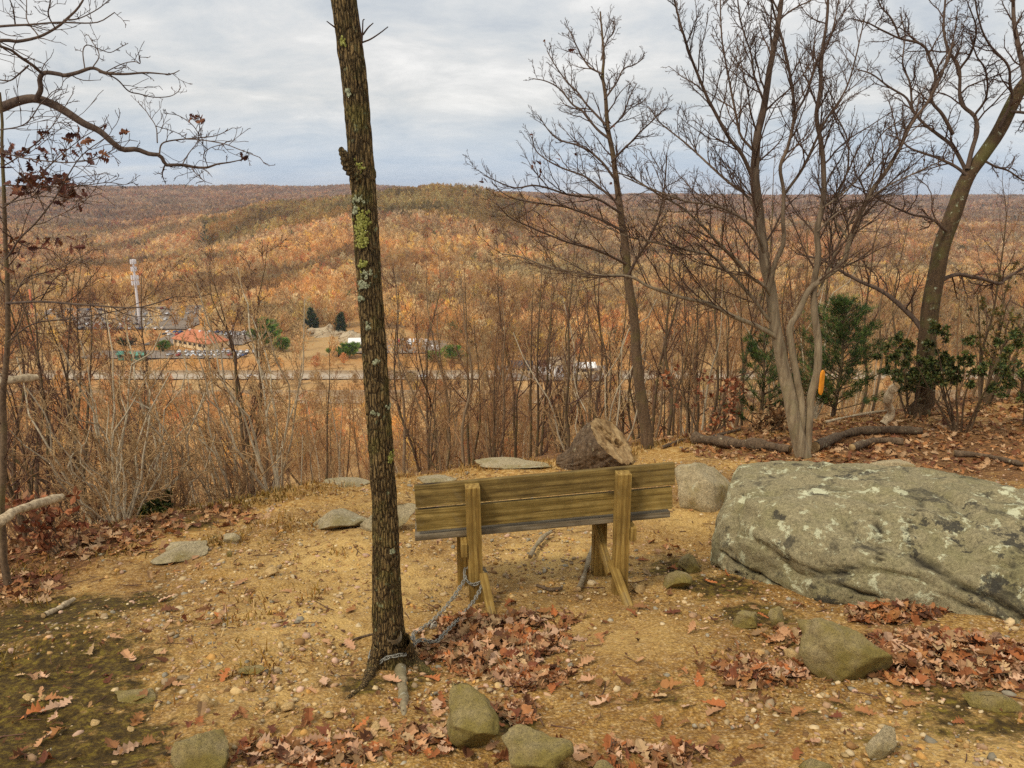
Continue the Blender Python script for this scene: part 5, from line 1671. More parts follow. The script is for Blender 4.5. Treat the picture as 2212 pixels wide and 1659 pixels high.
# leaves that still hang: clumps of brown leaves at measured places
def hang_leaves(spec, parent, l0, mat='leaf', pal=((0.10, 0.03, 0.018), (0.16, 0.05, 0.025), (0.20, 0.075, 0.03), (0.07, 0.022, 0.015)), name='dead_leaves', size=(.05, .10)):
    mb = MB()
    for x, y, Y, n, rx, ry in spec:
        xs = x + rng.normal(0, .5, n) * rx
        ys = y + rng.normal(0, .5, n) * ry
        p = pr(xs, ys, Y + rng.normal(0, .12, n))
        k = rng.integers(0, 8)
        V, F = LEAF[k]
        Rm = rand_rot(n)
        t = np.array(pal)[rng.integers(0, len(pal), n)] * rng.uniform(.7, 1.2, (n, 1))
        Vt, Ft, T = scatter(V, F, p - l0, Rm, rng.uniform(*size, (n, 1)), t)
        mb.add(Vt, Ft, T)
    return mb.build(name, M[mat], parent, None, False)
hang_leaves([(418, 252, YD, 7, 16, 10), (432, 262, YD, 4, 8, 6), (270, 284, YD, 4, 10, 5), (528, 340, YD, 3, 8, 4), (225, 276, YD, 2, 6, 8), (20, 330, YD - .3, 20, 40, 20)], oakD, gD, size=(.035, .07))

# leafy sapling at the left
YE = 5.0
gE = np.array([*pr(8, 700, YE)[:2], 0]); gE[2] = hn(gE[0], gE[1])
stE = [
 ([(20, 1260), (10, 1180), (6, 1000), (14, 800), (16, 650), (8, 520), (4, 400), (0, 300), (-5, 200)], 17, 5),
 ([(10, 560), (40, 520), (90, 470), (130, 400), (170, 340), (220, 300)], 6, 2), ([(5, 450), (60, 410), (120, 350), (180, 300), (230, 270)], 5, 2), ([(5, 400), (60, 402), (150, 405), (170, 395)], 5, 2),
 ([(6, 360), (40, 340), (90, 300), (130, 250), (160, 200)], 4, 2), ([(3, 330), (60, 340), (130, 350), (200, 345), (250, 320)], 4, 2), ([(0, 280), (50, 270), (90, 230), (110, 200)], 4, 2),
 ([(14, 440), (80, 425), (140, 430), (190, 440)], 4, 2), ([(16, 660), (60, 600), (130, 580), (200, 540)], 5, 2), ([(14, 655), (100, 650), (200, 657), (300, 663), (380, 640)], 8, 3),
 ([(12, 740), (70, 700), (140, 690), (260, 670), (330, 640)], 5, 2), ([(10, 500), (60, 530), (110, 540), (150, 570)], 4, 2), ([(150, 405), (190, 400), (230, 395), (265, 400), (290, 390)], 3, 1.6)]
def spE(si):
    if si == 0: return [lv(12, .3, 1, 50, .11, 7, up=.06, wob=.15, rk=.35, rmax=.005), lv(4, .2, 1, 42, .45, 5)]
    return [lv(10, .15, 1, 40, .34, 6, up=.05, wob=.15, rk=.6, rmax=.004), lv(4, .2, .97, 40, .48, 4, wob=.16)]
tE = hero('sapling', 'sapling at the left edge with dark curled leaves still hanging in clumps', stE, YE, spE, 'dark_bark', 'twig', gE, seed=31, rmin=.002)
hang_leaves([(100, 395, YE, 36, 75, 25), (140, 410, YE, 30, 35, 40), (160, 420, YE, 12, 20, 30), (60, 405, YE, 16, 30, 25), (85, 370, YE, 9, 60, 14), (40, 335, YE, 12, 70, 22), (150, 340, YE, 14, 60, 40), (200, 345, YE, 7, 30, 30), (180, 300, YE, 6, 30, 20), (120, 300, YE, 7, 50, 30),
             (85, 525, YE, 26, 55, 24), (30, 560, YE, 10, 30, 40), (120, 590, YE, 5, 40, 20)], tE, gE, size=(.045, .085))
hang_leaves([(1176, 90, YB, 1, 4, 4), (1148, 290, YB, 1, 4, 6), (1230, 118, YB, 1, 3, 3), (1280, 330, YB, 2, 6, 10), (1236, 325, YB, 1, 6, 6), (1205, 345, YB, 1, 6, 6), (1150, 370, YB, 4, 10, 20), (1045, 388, YB, 3, 12, 6), (1165, 375, YB, 3, 8, 10), (1319, 270, YB, 2, 6, 12), (1070, 495, YB, 2, 4, 10), (1320, 395, YB, 1, 6, 6), (1232, 108, YB, 2, 5, 4)], bpy.data.objects['bare_tree.001'], gB, size=(.05, .09))

# trail marker nailed to the thin stem of the grey tree
def marker():
    p = pr(1774, 826, YA - .14)
    mb = MB()
    t = YA / .97
    h, w = 54 * t / FP, 6.5 * t / FP
    n = 15
    z = np.linspace(-h / 2, h / 2, n)
    prof = np.sqrt(np.clip(1 - (np.abs(z) / (h / 2)) ** 6, 0.05, 1)) * w
    V, F = [], []
    pts = [(-1, .0), (1, .0), (1, -.012), (.6, -.018), (-.6, -.018), (-1, -.012)]
    for i in range(n):
        for a, b in pts:
            V.append((a * prof[i], b, z[i]))
    k = len(pts)
    idx = np.arange(n * k).reshape(n, k)
    mb.add(np.array(V), [np.stack([idx[:-1], np.roll(idx[:-1], -1, 1), np.roll(idx[1:], -1, 1), idx[1:]], -1).reshape(-1, 4), idx[:1, ::-1], idx[-1:]])
    o = mb.build('trail_marker', M['orange'], None, p, False)
    o.rotation_euler = (0, .02, 0.5)
    tag(o, 'upright orange trail marker strip fixed on a grey stem', 'trail marker')
marker()

# ------------------------------------------------------------------ evergreens at the rim
def sprays(n, L, wd):
    """flat pointed tuft template: three blades"""
    V = [(0, 0, 0)]
    F = []
    for a in (-0.5, 0, 0.5):
        b = len(V)
        V += [(math.cos(a) * .5 - math.sin(a) * wd, math.sin(a) * .5 + math.cos(a) * wd, .05), (math.cos(a), math.sin(a), 0), (math.cos(a) * .5 + math.sin(a) * wd, math.sin(a) * .5 - math.cos(a) * wd, .05)]
        F.append((0, b + 2, b + 1, b))
    return np.array(V), [np.array(F)]
SPRAY = sprays(3, 1, .055)

def conifer(name, label, base, top, H, rad, nb, mat='green_leaf', pal=((0.04, 0.08, 0.016), (0.07, 0.12, 0.024), (0.11, 0.155, 0.03), (0.025, 0.048, 0.012)), droop=-.1, per=26, size=(.06, .13), bark='dark_bark', cat='tree', group=None, lean=0.0, gaps=0.25):
    root = empty(name, base)
    tag(root, label, cat, group)
    z = np.linspace(0, H, 16)
    c = np.stack([lean * z / H + .03 * np.sin(z * 2), .02 * np.cos(z * 3), z], -1)
    mb = MB()
    mb.tube(c, np.linspace(H * .022, .008, 16), 8)
    P = []
    for i in range(nb):
        f = (i + rng.random()) / nb
        h = H * (.06 + .93 * f)
        a = rng.uniform(0, 2 * PI)
        L = rad * (1 - f) ** .8 * rng.uniform(.45, 1.15) + .10
        d = np.array([math.cos(a), math.sin(a), .35 + droop + .5 * f])
        b = np.array([np.interp(h, z, c[:, 0]), np.interp(h, z, c[:, 1]), h])
        u = np.linspace(0, 1, 7)[:, None]
        P.append(b + d * L * u + UP * (droop * L * u ** 2) + np.array([0, 0, .10 * L]) * u ** 3)
    P = np.array(P)
    mb.tube(P, np.linspace(.014, .004, 7)[None].repeat(nb, 0) * min(1.5, H / 2.5), 4)
    mb.build('trunk', M[bark], root)
    pos, rot, tint = [], [], []
    for q in P:
        k = int(per * np.linalg.norm(q[-1] - q[0]) / rad) + 5
        if rng.random() < gaps * .4: k //= 3
        f = rng.uniform(.2, 1.02, k) ** .8
        ii = np.clip((f * 6), 0, 5.99)
        i0 = ii.astype(int)
        p = q[i0] + (q[np.minimum(i0 + 1, 6)] - q[i0]) * (ii - i0)[:, None] + rng.normal(0, .042 * rad, (k, 3)) * np.array([1, 1, .6])
        ax = (q[-1] - q[0]); ax /= np.linalg.norm(ax)
        pos.append(p)
        v = ax + rng.normal(0, .38, (k, 3)) + np.array([0, 0, .30])
        v /= np.linalg.norm(v, axis=1, keepdims=True)
        s = np.cross(v, rng.normal(size=(k, 3))); s /= np.linalg.norm(s, axis=1, keepdims=True)
        rot.append(np.stack([v, s, np.cross(v, s)], -1))
        tint.append(np.array(pal)[rng.integers(0, len(pal), k)] * rng.uniform(.7, 1.3))
    pos, rot, tint = np.concatenate(pos), np.concatenate(rot), np.concatenate(tint)
    fb = MB()
    Vt, Ft, T = scatter(SPRAY[0], SPRAY[1], pos, rot, rng.uniform(*size, (len(pos), 1)), tint)
    fb.add(Vt, Ft, T)
    fb.build('foliage', M[mat], root, None, False)
    return root

def at_row(px, Y):
    """ground point under the line of sight column px at distance Y"""
    x = float(pr(px, 900, Y)[0])
    return np.array([x, Y, float(hbase(x, Y))])
def hgt(py, Y, base):
    return float(zrow(py, Y)) - base[2]

b = at_row(1800, 12.6); conifer('juniper', 'dark green evergreen with upswept sprays behind the multi-stemmed grey tree', b, None, hgt(655, 12.6, b), 1.05, 70, per=135, lean=.03, size=(.045, .11), droop=.05, gaps=1.0)
b = at_row(1640, 13.2); conifer('juniper', 'smaller dark green evergreen showing left of the grey stems', b, None, hgt(720, 13.2, b), .62, 44, per=36, droop=.05, gaps=1.0)

def broad_bush(name, label, base, H, W, n, pal, per=18, leafL=.06, stems=7, cat='shrub', bark='dark_bark', zlo=.25, group=None, lw=.2):
    root = empty(name, base)
    tag(root, label, cat, group)
    P = []
    for i in range(stems):
        a = rng.uniform(0, 2 * PI)
        e = np.array([math.cos(a) * W * rng.uniform(.1, .5), math.sin(a) * W * rng.uniform(.1, .5), H * rng.uniform(.6, .95)])
        u = np.linspace(0, 1, 9)[:, None]
        P.append(np.array([.06 * math.cos(a), .06 * math.sin(a), -.1]) + e * u + np.cumsum(rng.normal(0, .035, (9, 3)), 0) * H * .25 * u)
    P = np.array(P)
    R = np.linspace(.022, .007, 9)[None].repeat(stems, 0) * H / 2
    mb = MB()
    mb.tube(P, R, 6)
    C, Rc = grow(P, R, 7, .25, 1, 48, .38, 7, up=.12, rmin=.003)
    mb.tube(C, Rc, 4)
    C2, R2 = grow(C, Rc, 4, .3, 1, 45, .5, 5, up=.1, rmin=.003)
    mb.tube(C2, R2, 3)
    mb.build('stems', M[bark], root)
    tips = np.concatenate([C2[:, -1], C2[:, 3], C[:, -1]])
    tips = tips[tips[:, 2] > H * zlo]
    tips = tips[rng.permutation(len(tips))[:n]]
    k = per
    p = np.repeat(tips, k, 0)
    v = rng.normal(size=p.shape) + np.array([0, 0, .35])
    v /= np.linalg.norm(v, axis=1, keepdims=True)
    s = np.cross(v, rng.normal(size=p.shape)); s /= np.linalg.norm(s, axis=1, keepdims=True)
    V = np.array([(0, 0, 0), (.5, lw, .03), (1, 0, -.06), (.5, -lw, .03)])
    F = [np.array([(0, 1, 2, 3)])]
    cl = rng.uniform(.6, 1.25, (len(tips), 1)).repeat(k, 0)
    t = np.array(pal)[rng.integers(0, len(pal), len(p))] * cl
    Vt, Ft, T = scatter(V, F, p, np.stack([v, s, np.cross(v, s)], -1), rng.uniform(.7, 1.2, (len(p), 1)) * leafL, t)
    fb = MB(); fb.add(Vt, Ft, T)
    fb.build('foliage', M['green_leaf' if pal[0][1] > pal[0][0] else 'leaf'], root, None, False)
    return root
GREEN = ((0.055, 0.085, 0.018), (0.085, 0.115, 0.025), (0.13, 0.14, 0.03), (0.03, 0.045, 0.014), (0.17, 0.14, 0.035))
RUST = ((0.26, 0.08, 0.03), (0.36, 0.13, 0.05), (0.18, 0.05, 0.02), (0.42, 0.2, 0.09))
DRY = ((0.34, 0.2, 0.09), (0.24, 0.12, 0.05), (0.42, 0.27, 0.13), (0.14, 0.07, 0.03))
b = at_row(2085, 10.6); broad_bush('laurel_bush', 'dark green laurel bush on one dark stem in front of the large oak', b, hgt(690, 10.6, b), 1.7, 320, GREEN, zlo=.42, stems=8)
b = at_row(2215, 10.9); broad_bush('laurel_bush', 'dark green laurel bush cut by the right edge of the view', b, hgt(640, 10.9, b), 1.6, 330, GREEN, zlo=.2)
b = at_row(1975, 11.7); broad_bush('laurel_bush', 'green leafy bush wrapped round the foot of the large oak', b, hgt(690, 11.7, b), 1.0, 260, GREEN, zlo=.3)
b = at_row(2120, 13.0); broad_bush('laurel_bush', 'yellowish green bush standing behind the large oak trunk', b, hgt(560, 13, b), 1.6, 200, ((0.16, 0.14, 0.035), (0.10, 0.10, 0.025), (0.28, 0.15, 0.04)), zlo=.3, per=9)
b = at_row(1528, 10.9); broad_bush('oak_shrub', 'low shrub with rusty red leaves, left of the multi-stemmed grey tree', b, hgt(795, 10.9, b), .95, 90, RUST, per=4, leafL=.085, zlo=.1, stems=6, lw=.24)
b = at_row(1660, 10.8); broad_bush('oak_shrub', 'clump of dry tan leaves at the foot of the grey stems', b, hgt(865, 10.8, b), .5, 90, DRY, per=5, leafL=.085, zlo=.05, stems=5, lw=.26)
b = at_row(120, 5.9); broad_bush('oak_shrub', 'low brown-leaved shrub in the brush at lower left', b, .55, .9, 60, RUST, per=4, leafL=.08, zlo=.05, stems=6, lw=.25)
b = at_row(330, 7.9); broad_bush('laurel_bush', 'small dark green shrub on the slope below the left rim', b, hgt(1060, 7.9, b), .5, 60, GREEN, zlo=.3, stems=4)

# ------------------------------------------------------------------ the wood on the slope below the ledge
def bare_proto(seed, H, kind, dense=1.0):
    r = np.random.default_rng(seed)
    n = 22
    z = np.linspace(-.4, H, n)
    bend = r.uniform(-.12, .12, 2)
    c = np.stack([bend[0] * z * (z / H) + .03 * H * fbm(np.stack([z * .35, np.full(n, seed), np.zeros(n)], -1), 2, seed), bend[1] * z * (z / H) + .03 * H * fbm(np.stack([z * .35, np.full(n, seed + 9.), np.zeros(n)], -1), 2, seed), z], -1)
    R = np.interp(z, [-.4, 0, .5, H * .5, H], [H * .0105, H * .0092, H * .0078, H * .0050, .006])
    tr, cr = MB(), MB()
    tr.tube(c, R, 8)
    stems = [(c, R)]
    if kind == 'fork':
        i = int(n * r.uniform(.3, .45))
        d = np.array([r.normal(), r.normal(), 2.2]); d /= np.linalg.norm(d)
        u = np.linspace(0, 1, 16)[:, None]
        q = c[i] + d * u * H * .6 + np.array([0, 0, .08 * H]) * u ** 2 + .02 * H * fbm(np.concatenate([u * 5, u * 0 + seed, u * 0], 1), 2, seed + 4)[:, None]
        rr = np.linspace(R[i] * .8, .006, 16)
        tr.tube(q, rr, 7)
        stems.append((q, rr))
    for q, rr in stems:
        k = int(13 * dense) if kind != 'pole' else 7
        P, Rr = grow(q[None], rr[None], k, .28 if kind != 'pole' else .5, .98, 46, .26, 9, wob=.12, up=.16, rk=.5, rmin=.006, rmax=.035)
        cr.tube(P, Rr, 5)
        P2, R2 = grow(P, Rr, 7, .2, .98, 42, .42, 6, wob=.15, up=.10, rmin=.005)
        cr.tube(P2, R2, 3)
        P3, R3 = grow(P2, R2, 5, .2, .98, 40, .46, 4, wob=.17, up=.06, rmin=.0045)
        cr.tube(P3, R3, 3)
        P4, R4 = grow(P3, R3, 3, .3, .98, 40, .5, 3, wob=.17, rmin=.004)
        cr.tube(P4, R4, 3)
    return tr, cr

PROTO, DARK = [], []
for i, (H, kind) in enumerate([(9, 'single'), (11, 'fork'), (10, 'fork'), (8, 'single'), (12, 'single'), (7.5, 'fork'), (11, 'pole')]):
    tr, cr = bare_proto(200 + i, H, kind)
    for bark, tw in ((('slope_bark', 'twig_red'), ('dark_bark', 'twig_red'), ('slope_bark', 'twig_tan'), ('pale_bark', 'twig_tan'))[i % 4],):
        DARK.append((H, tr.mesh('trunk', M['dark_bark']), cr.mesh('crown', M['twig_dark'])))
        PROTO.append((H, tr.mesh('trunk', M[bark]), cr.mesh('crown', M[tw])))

def bare(px, Y, top, label, rz=None, k=None, group=None, name='bare_tree', tilt=0.0, cat='tree', sx=1.0, dark=False):
    base = at_row(px, Y)
    k = rng.integers(6) if k is None else k
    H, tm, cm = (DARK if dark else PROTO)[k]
    s = max(.35, hgt(top, Y, base) / H) if top is not None else 1.0
    o = empty(name, base, rng.uniform(0, 6.28) if rz is None else rz)
    o.scale = (s * sx * .9, s * sx * .9, s)
    o.rotation_euler[1] = tilt
    link('trunk', tm, o); link('crown', cm, o)
    tag(o, label, cat, group)
    return o
# trees one can pick out above the rim
for px, Y, top, k, lab in [
    (1012, 13.0, 560, 0, 'straight brown bare tree above the left half of the bench, tallest there'),
    (1165, 13.5, 600, 3, 'brown bare tree standing just left of the sawn log'),
    (1215, 12.2, 540, 4, 'bare dark tree leaning left, directly behind the low end of the sawn log'),
    (1248, 14.0, 640, 0, 'bare tree with a thick straight stem directly above the sawn log'),
    (1290, 15.5, 690, 3, 'thin bare tree between sawn log and slender dark tree'),
    (1440, 12.4, 500, 4, 'thin straight bare tree right of the slender dark tree'),
    (1495, 14.2, 520, 0, 'bare tree behind the rusty-leaved shrub'),
    (900, 15.0, 770, 5, 'small forked bare tree above the left end of the bench'),
    (672, 15.5, 735, 1, 'spreading forked bare tree left of the nearest trunk'),
    (1060, 16.5, 700, 2, 'bare forked tree rising behind the gap between bench and sawn log'),
    (262, 10.5, 745, 2, 'bare forked tree in the left thicket, its top ending below the far antenna tower'),
    (305, 11.5, 770, 0, 'straight bare stem in the left thicket, right of its forked neighbour'),
    (335, 12.5, 790, 3, 'thin bare stem in the left thicket, right-hand one of three close stems'),
    (170, 9.5, 680, 4, 'thick dark bare stem in the left thicket'),
    (62, 8.5, 760, 5, 'low forked bare tree near the left edge below the snapped branch'),
    (448, 14.5, 850, 1, 'pale twisted bare tree in the brush between left thicket and nearest trunk'),
    (560, 15.5, 860, 2, 'low pale bare tree in the brush, left of the spreading forked one'),
    (1610, 14.5, 560, 1, 'bare forked tree behind the smaller evergreen'),
    (1880, 14.0, 560, 2, 'bare tree behind the juniper, left of the large oak'),
    (1940, 16.0, 500, 0, 'thin bare tree seen between the evergreen and the large oak'),
    (2170, 15.5, 420, 1, 'bare tree behind the large oak near the right edge, with small dry leaves'),
    (720, 17.5, 840, 3, 'thin bare tree just left of the nearest trunk, beyond the rim'),
    (1100, 19.0, 640, 4, 'tall bare tree behind the middle of the bench, farther down the slope'),
    (970, 18.0, 620, 2, 'tall pale bare tree above the left bench post, farther down the slope'),
    (1370, 18.0, 600, 1, 'bare forked tree half hidden by the slender dark tree'),
    (1560, 18.0, 600, 0, 'bare tree far behind the rusty-leaved shrub, farther down the slope'),
    ]:
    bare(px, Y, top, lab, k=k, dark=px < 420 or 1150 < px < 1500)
for i in range(9):
    px = (-10, 25, 55, 85, 115, 150, 320, 520, 560)[i] + rng.uniform(-12, 12)
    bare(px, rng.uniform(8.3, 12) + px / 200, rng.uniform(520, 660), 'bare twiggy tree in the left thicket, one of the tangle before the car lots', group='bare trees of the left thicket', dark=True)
for i in range(34):
    px = 870 + i * 26 + rng.uniform(-12, 12)
    bare(px, rng.uniform(12.6, 21), rng.uniform(520, 740), 'thin dark bare tree just beyond the rim, between nearest trunk and grey tree', group='thin dark trees beyond the rim', dark=i % 4 > 0, sx=.9, k=(0, 3, 4, 6, 6, 6)[i % 6])
for px, top in ((1420, 430), (1530, 400), (1600, 330), (1760, 300), (1850, 380), (1905, 420), (2120, 370), (2190, 300), (1290, 480), (1150, 530), (1470, 520), (1690, 440)):
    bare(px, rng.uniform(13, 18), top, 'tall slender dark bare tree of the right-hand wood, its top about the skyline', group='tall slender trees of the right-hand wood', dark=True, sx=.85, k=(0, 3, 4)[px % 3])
# the rest of the wood
n = 0
pts = []
while n < 200:
    px = rng.uniform(-250, 2450)
    Y = 12.5 + 40 * rng.random() ** 1.35
    if px < 900: Y = max(Y, 8.5 + px / 110 + rng.random() * 3)
    x = float(pr(px, 900, Y)[0])
    if outside(np.array(x), np.array(Y)) < 1.3: continue
    if any((x - a) ** 2 + (Y - c) ** 2 < 1.1 ** 2 for a, c in pts): continue
    pts.append((x, Y))
    lim = 860 if px < 1000 else 700
    if 300 < px < 900: lim = 905
    if 1050 < px < 1360: lim = 850
    top = lim + rng.normal(0, 55) + (rng.random() < .12) * -70
    bare(px, Y, min(max(top, 500), 960), 'slender bare tree with reddish brown twigs in the close wood below the ledge', group='bare trees of the wood below the ledge')
    n += 1

# brush: many-stemmed bare shrubs along the rim
def shrub_proto(seed, tw, bark):
    r = np.random.default_rng(seed)
    mb = MB()
    k = 7
    P, R = [], []
    for i in range(k):
        a = r.uniform(0, 6.28)
        u = np.linspace(0, 1, 10)[:, None]
        e = np.array([math.cos(a) * r.uniform(.2, .9), math.sin(a) * r.uniform(.2, .9), r.uniform(1.2, 2.2)])
        P.append(np.array([math.cos(a) * .1, math.sin(a) * .1, -.1]) + e * u + .18 * np.stack([fbm(np.concatenate([u * 3, u * 0 + i + seed, u * 0 + j], 1), 3, seed) for j in range(3)], -1) * u)
        R.append(np.linspace(.014, .005, 10))
    P, R = np.array(P), np.array(R)
    mb.tube(P, R, 5)
    cb = MB()
    C, Rc = grow(P, R, 8, .2, .98, 42, .32, 6, wob=.17, up=.1, rmin=.004); cb.tube(C, Rc, 4)
    C, Rc = grow(C, Rc, 5, .2, .98, 42, .45, 5, wob=.2, rmin=.0035); cb.tube(C, Rc, 3)
    C, Rc = grow(C, Rc, 3, .3, .98, 42, .5, 3, wob=.2, rmin=.003); cb.tube(C, Rc, 3)
    return mb.mesh('stems', M[bark]), cb.mesh('twigs', M[tw])
SHRUB = [shrub_proto(300 + i, tw, bk) for i, (tw, bk) in enumerate([('twig_tan', 'pale_bark'), ('twig_red', 'slope_bark'), ('twig_tan', 'pale_bark'), ('twig_red', 'dark_bark')])]
n = 0
while n < 95:
    px = rng.uniform(-100, 2300)
    Y = rng.uniform(5.0, 26)
    x = float(pr(px, 950, Y)[0])
    s_ = float(outside(np.array(x), np.array(Y)))
    if s_ < .75: continue
    if px > 700 and Y < 11: continue
    if rng.random() > (1.0 if px < 900 else .3): continue
    a, c = SHRUB[rng.integers(4)]
    o = empty('bare_shrub', (x, Y, float(hbase(x, Y))), rng.uniform(0, 6.28))
    # tops stay low against the rim on the left
    H = rng.uniform(.55, 1.5)
    o.scale = (H, H, H * rng.uniform(.8, 1.2))
    link('stems', a, o); link('twigs', c, o)
    tag(o, 'bare many-stemmed shrub in the tangle of brush below the rim', 'shrub', 'bare shrubs of the brush below the rim')
    n += 1
# ------------------------------------------------------------------ the valley: woods
def puffs(name, x, y, z, H, W, tint, nf, size, trunk=True, up=.9, sl=.2):
    """many bare or thinly leaved autumn crowns, each a cloud of small slips standing mostly upright"""
    n = len(x)
    a = rng.uniform(0, 2 * PI, (n, nf))
    rr = np.sqrt(rng.random((n, nf)))
    v = rng.uniform(0, 1, (n, nf))
    prof = np.sqrt(np.clip(1 - (2 * v - 1) ** 2, 0.08, 1)) * (1 - .25 * v)
    px = x[:, None] + W[:, None] * .5 * rr * prof * np.cos(a)
    py = y[:, None] + W[:, None] * .5 * rr * prof * np.sin(a)
    pz = z[:, None] + H[:, None] * (.22 + .78 * v)
    c = np.stack([px, py, pz], -1).reshape(-1, 3)
    m = len(c)
    s = np.repeat(size, nf) * rng.uniform(.5, 1.5, m)
    d = rng.normal(size=(m, 3)); d[:, 2] = np.abs(d[:, 2]) + up
    d /= np.linalg.norm(d, axis=1, keepdims=True)
    q = np.cross(d, rng.normal(size=(m, 3))); q /= np.linalg.norm(q, axis=1, keepdims=True)
    V = np.stack([c - q * (s * sl)[:, None], c + q * (s * sl)[:, None], c + d * s[:, None]], 1).reshape(-1, 3)
    F = [np.arange(m * 3).reshape(-1, 3)]
    T = np.repeat(np.repeat(tint, nf, 0) * rng.uniform(.7, 1.25, (m, 1)), 3, 0)
    if trunk:
        b = np.stack([x, y, z - 1], -1)
        w = H * np.where(rng.random(n) < .3, .03, .012)
        e = np.array([1.0, 0, 0])
        f = np.array([0, 1.0, 0])
        tv = np.stack([b - e * w[:, None], b + e * w[:, None], b + f * w[:, None], b + UP * (H * .85)[:, None]], 1).reshape(-1, 3)
        i = np.arange(n)[:, None] * 4 + len(V)
        F.append(np.concatenate([i + np.array([[0, 1, 3]]), i + np.array([[1, 2, 3]]), i + np.array([[2, 0, 3]])]))
        V = np.concatenate([V, tv])
        tt = np.where(rng.random((n, 1)) < .35, np.array([[.64, .54, .38]]), np.array([[.22, .15, .09]]))
        T = np.concatenate([T, np.repeat(tt, 4, 0)])
    return tag(link(name, mesh_np(name, V, F, [M['crown']], False, T)), kind='stuff')

PAL = 1.95 * np.array([1.0, .96, .76]) * np.array([(0.34, 0.22, 0.095), (0.30, 0.165, 0.06), (0.38, 0.15, 0.045), (0.42, 0.30, 0.14), (0.27, 0.18, 0.10), (0.44, 0.24, 0.05), (0.46, 0.31, 0.05), (0.24, 0.13, 0.055), (0.42, 0.33, 0.2), (0.30, 0.09, 0.03), (0.045, 0.065, 0.02)])
def wood_tints(x, y, far=0.0):
    n = len(x)
    p = np.array([.19, .14, .07, .15, .14, .06, .07, .08, .09, .025, .012])
    k = rng.choice(len(PAL), n, p=p / p.sum())
    t = PAL[k]
    # stands of one colour
    g = n2(x, y, 1 / 90., 3, 111)[:, None]
    t = t * (1 - .7 * np.clip(g, 0, 1)) + .7 * np.clip(g, 0, 1) * np.array([.70, .31, .055])
    g2 = n2(x, y, 1 / 140., 3, 117)[:, None]
    t = t * (1 - .5 * np.clip(g2, 0, 1)) + .5 * np.clip(g2, 0, 1) * np.array([.52, .43, .19])
    g3 = n2(x, y, 1 / 60., 3, 119)[:, None]
    t = t * (1 + .45 * np.clip(g3, -.8, .8))
    gt = t.mean(1, keepdims=True)
    t = t * .72 + gt * .28 * np.array([1.12, 1.0, .78])
    return t

def band(n, y0, y1, wid=.78, powr=1.0):
    y = y0 + (y1 - y0) * rng.random(n) ** powr
    x = y * rng.uniform(-wid, wid, n)
    return x, y
def col(x, y):
    """bearing as a picture column"""
    return 1106 + FP * 1.029 * x / y

def in_clear(x, y):
    """valley ground kept free of trees: roads, lots, buildings, the field"""
    c = col(x, y)
    road = (np.abs(y - 372) < 9) | (np.abs(y - 428) < 12)
    lot = (y > 470) & (y < 596) & (c > 120) & (c < 530)
    lot |= (y > 560) & (y < 700) & (c > -60) & (c < 420)
    field = (y > 440) & (y < 500) & (c > 200) & (c < 1000) & (rng.random(len(x)) < .45)
    t = (y > 490) & (y < 540) & (c > 750) & (c < 950)
    h = (y > 405) & (y < 470) & (c > 1070) & (c < 1330)
    rock = (y > 495) & (y < 580) & (c > 630) & (c < 880)
    lot &= rng.random(len(x)) < .86
    lot |= (y > 450) & (y < 545) & (c > 325) & (c < 540)
    pines = (y > 470) & (y < 545) & (c > 495) & (c < 610)
    return road | lot | field | t | h | rock | pines

def seen(x, y, z, margin=14.0):
    """drop what lies behind a nearer crest"""
    best = np.full(len(x), -1e9)
    for f in np.linspace(.35, .985, 34):
        best = np.maximum(best, (hbase(x * f, y * f) + 4 - CZ) / (y * f))
    return (z + margin - CZ) / y > best

# lower valley
x, y = band(2500, 268, 470)
k = ~in_clear(x, y) & ((y < 364) | (rng.random(len(x)) < .45))
x, y = x[k], y[k]
H = rng.uniform(8, 14, len(x)) * np.where((y > 360), .7, np.where(y > 352, .85, 1.05))
z = hbase(x, y)
puffs('valley_wood', x, y, z, H, H * rng.uniform(.6, .9, len(x)), wood_tints(x, y), 420, np.full(len(x), .85), sl=.16)
# slopes beyond the lots
x, y = band(15000, 470, 1050, powr=.8)
k = ~in_clear(x, y)
x, y = x[k], y[k]
z = hbase(x, y)
k = seen(x, y, z)
x, y, z = x[k], y[k], z[k]
H = rng.uniform(10, 19, len(x))
puffs('hillside_wood', x, y, z, H, H * rng.uniform(.5, .75, len(x)), wood_tints(x, y), 95, np.full(len(x), 2.1))
x, y = band(26000, 1000, 1900)
z = hbase(x, y)
k = seen(x, y, z)
x, y, z = x[k], y[k], z[k]
H = rng.uniform(10, 19, len(x))
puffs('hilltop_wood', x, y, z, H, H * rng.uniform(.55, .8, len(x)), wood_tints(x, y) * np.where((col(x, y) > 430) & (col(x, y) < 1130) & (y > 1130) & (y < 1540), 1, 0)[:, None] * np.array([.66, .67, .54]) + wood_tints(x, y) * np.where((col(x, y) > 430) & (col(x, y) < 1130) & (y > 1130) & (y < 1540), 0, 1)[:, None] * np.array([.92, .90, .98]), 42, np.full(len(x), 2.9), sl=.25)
x, y = band(80000, 1800, 5200)
z = hbase(x, y)
k = seen(x, y, z, 18)
x, y, z = x[k], y[k], z[k]
H = rng.uniform(12, 22, len(x))
puffs('ridge_wood', x, y, z, H * .9, H * rng.uniform(.8, 1.1, len(x)), wood_tints(x, y) * np.array([.66, .62, .78]), 16, np.full(len(x), 5.5), trunk=False, sl=.34)

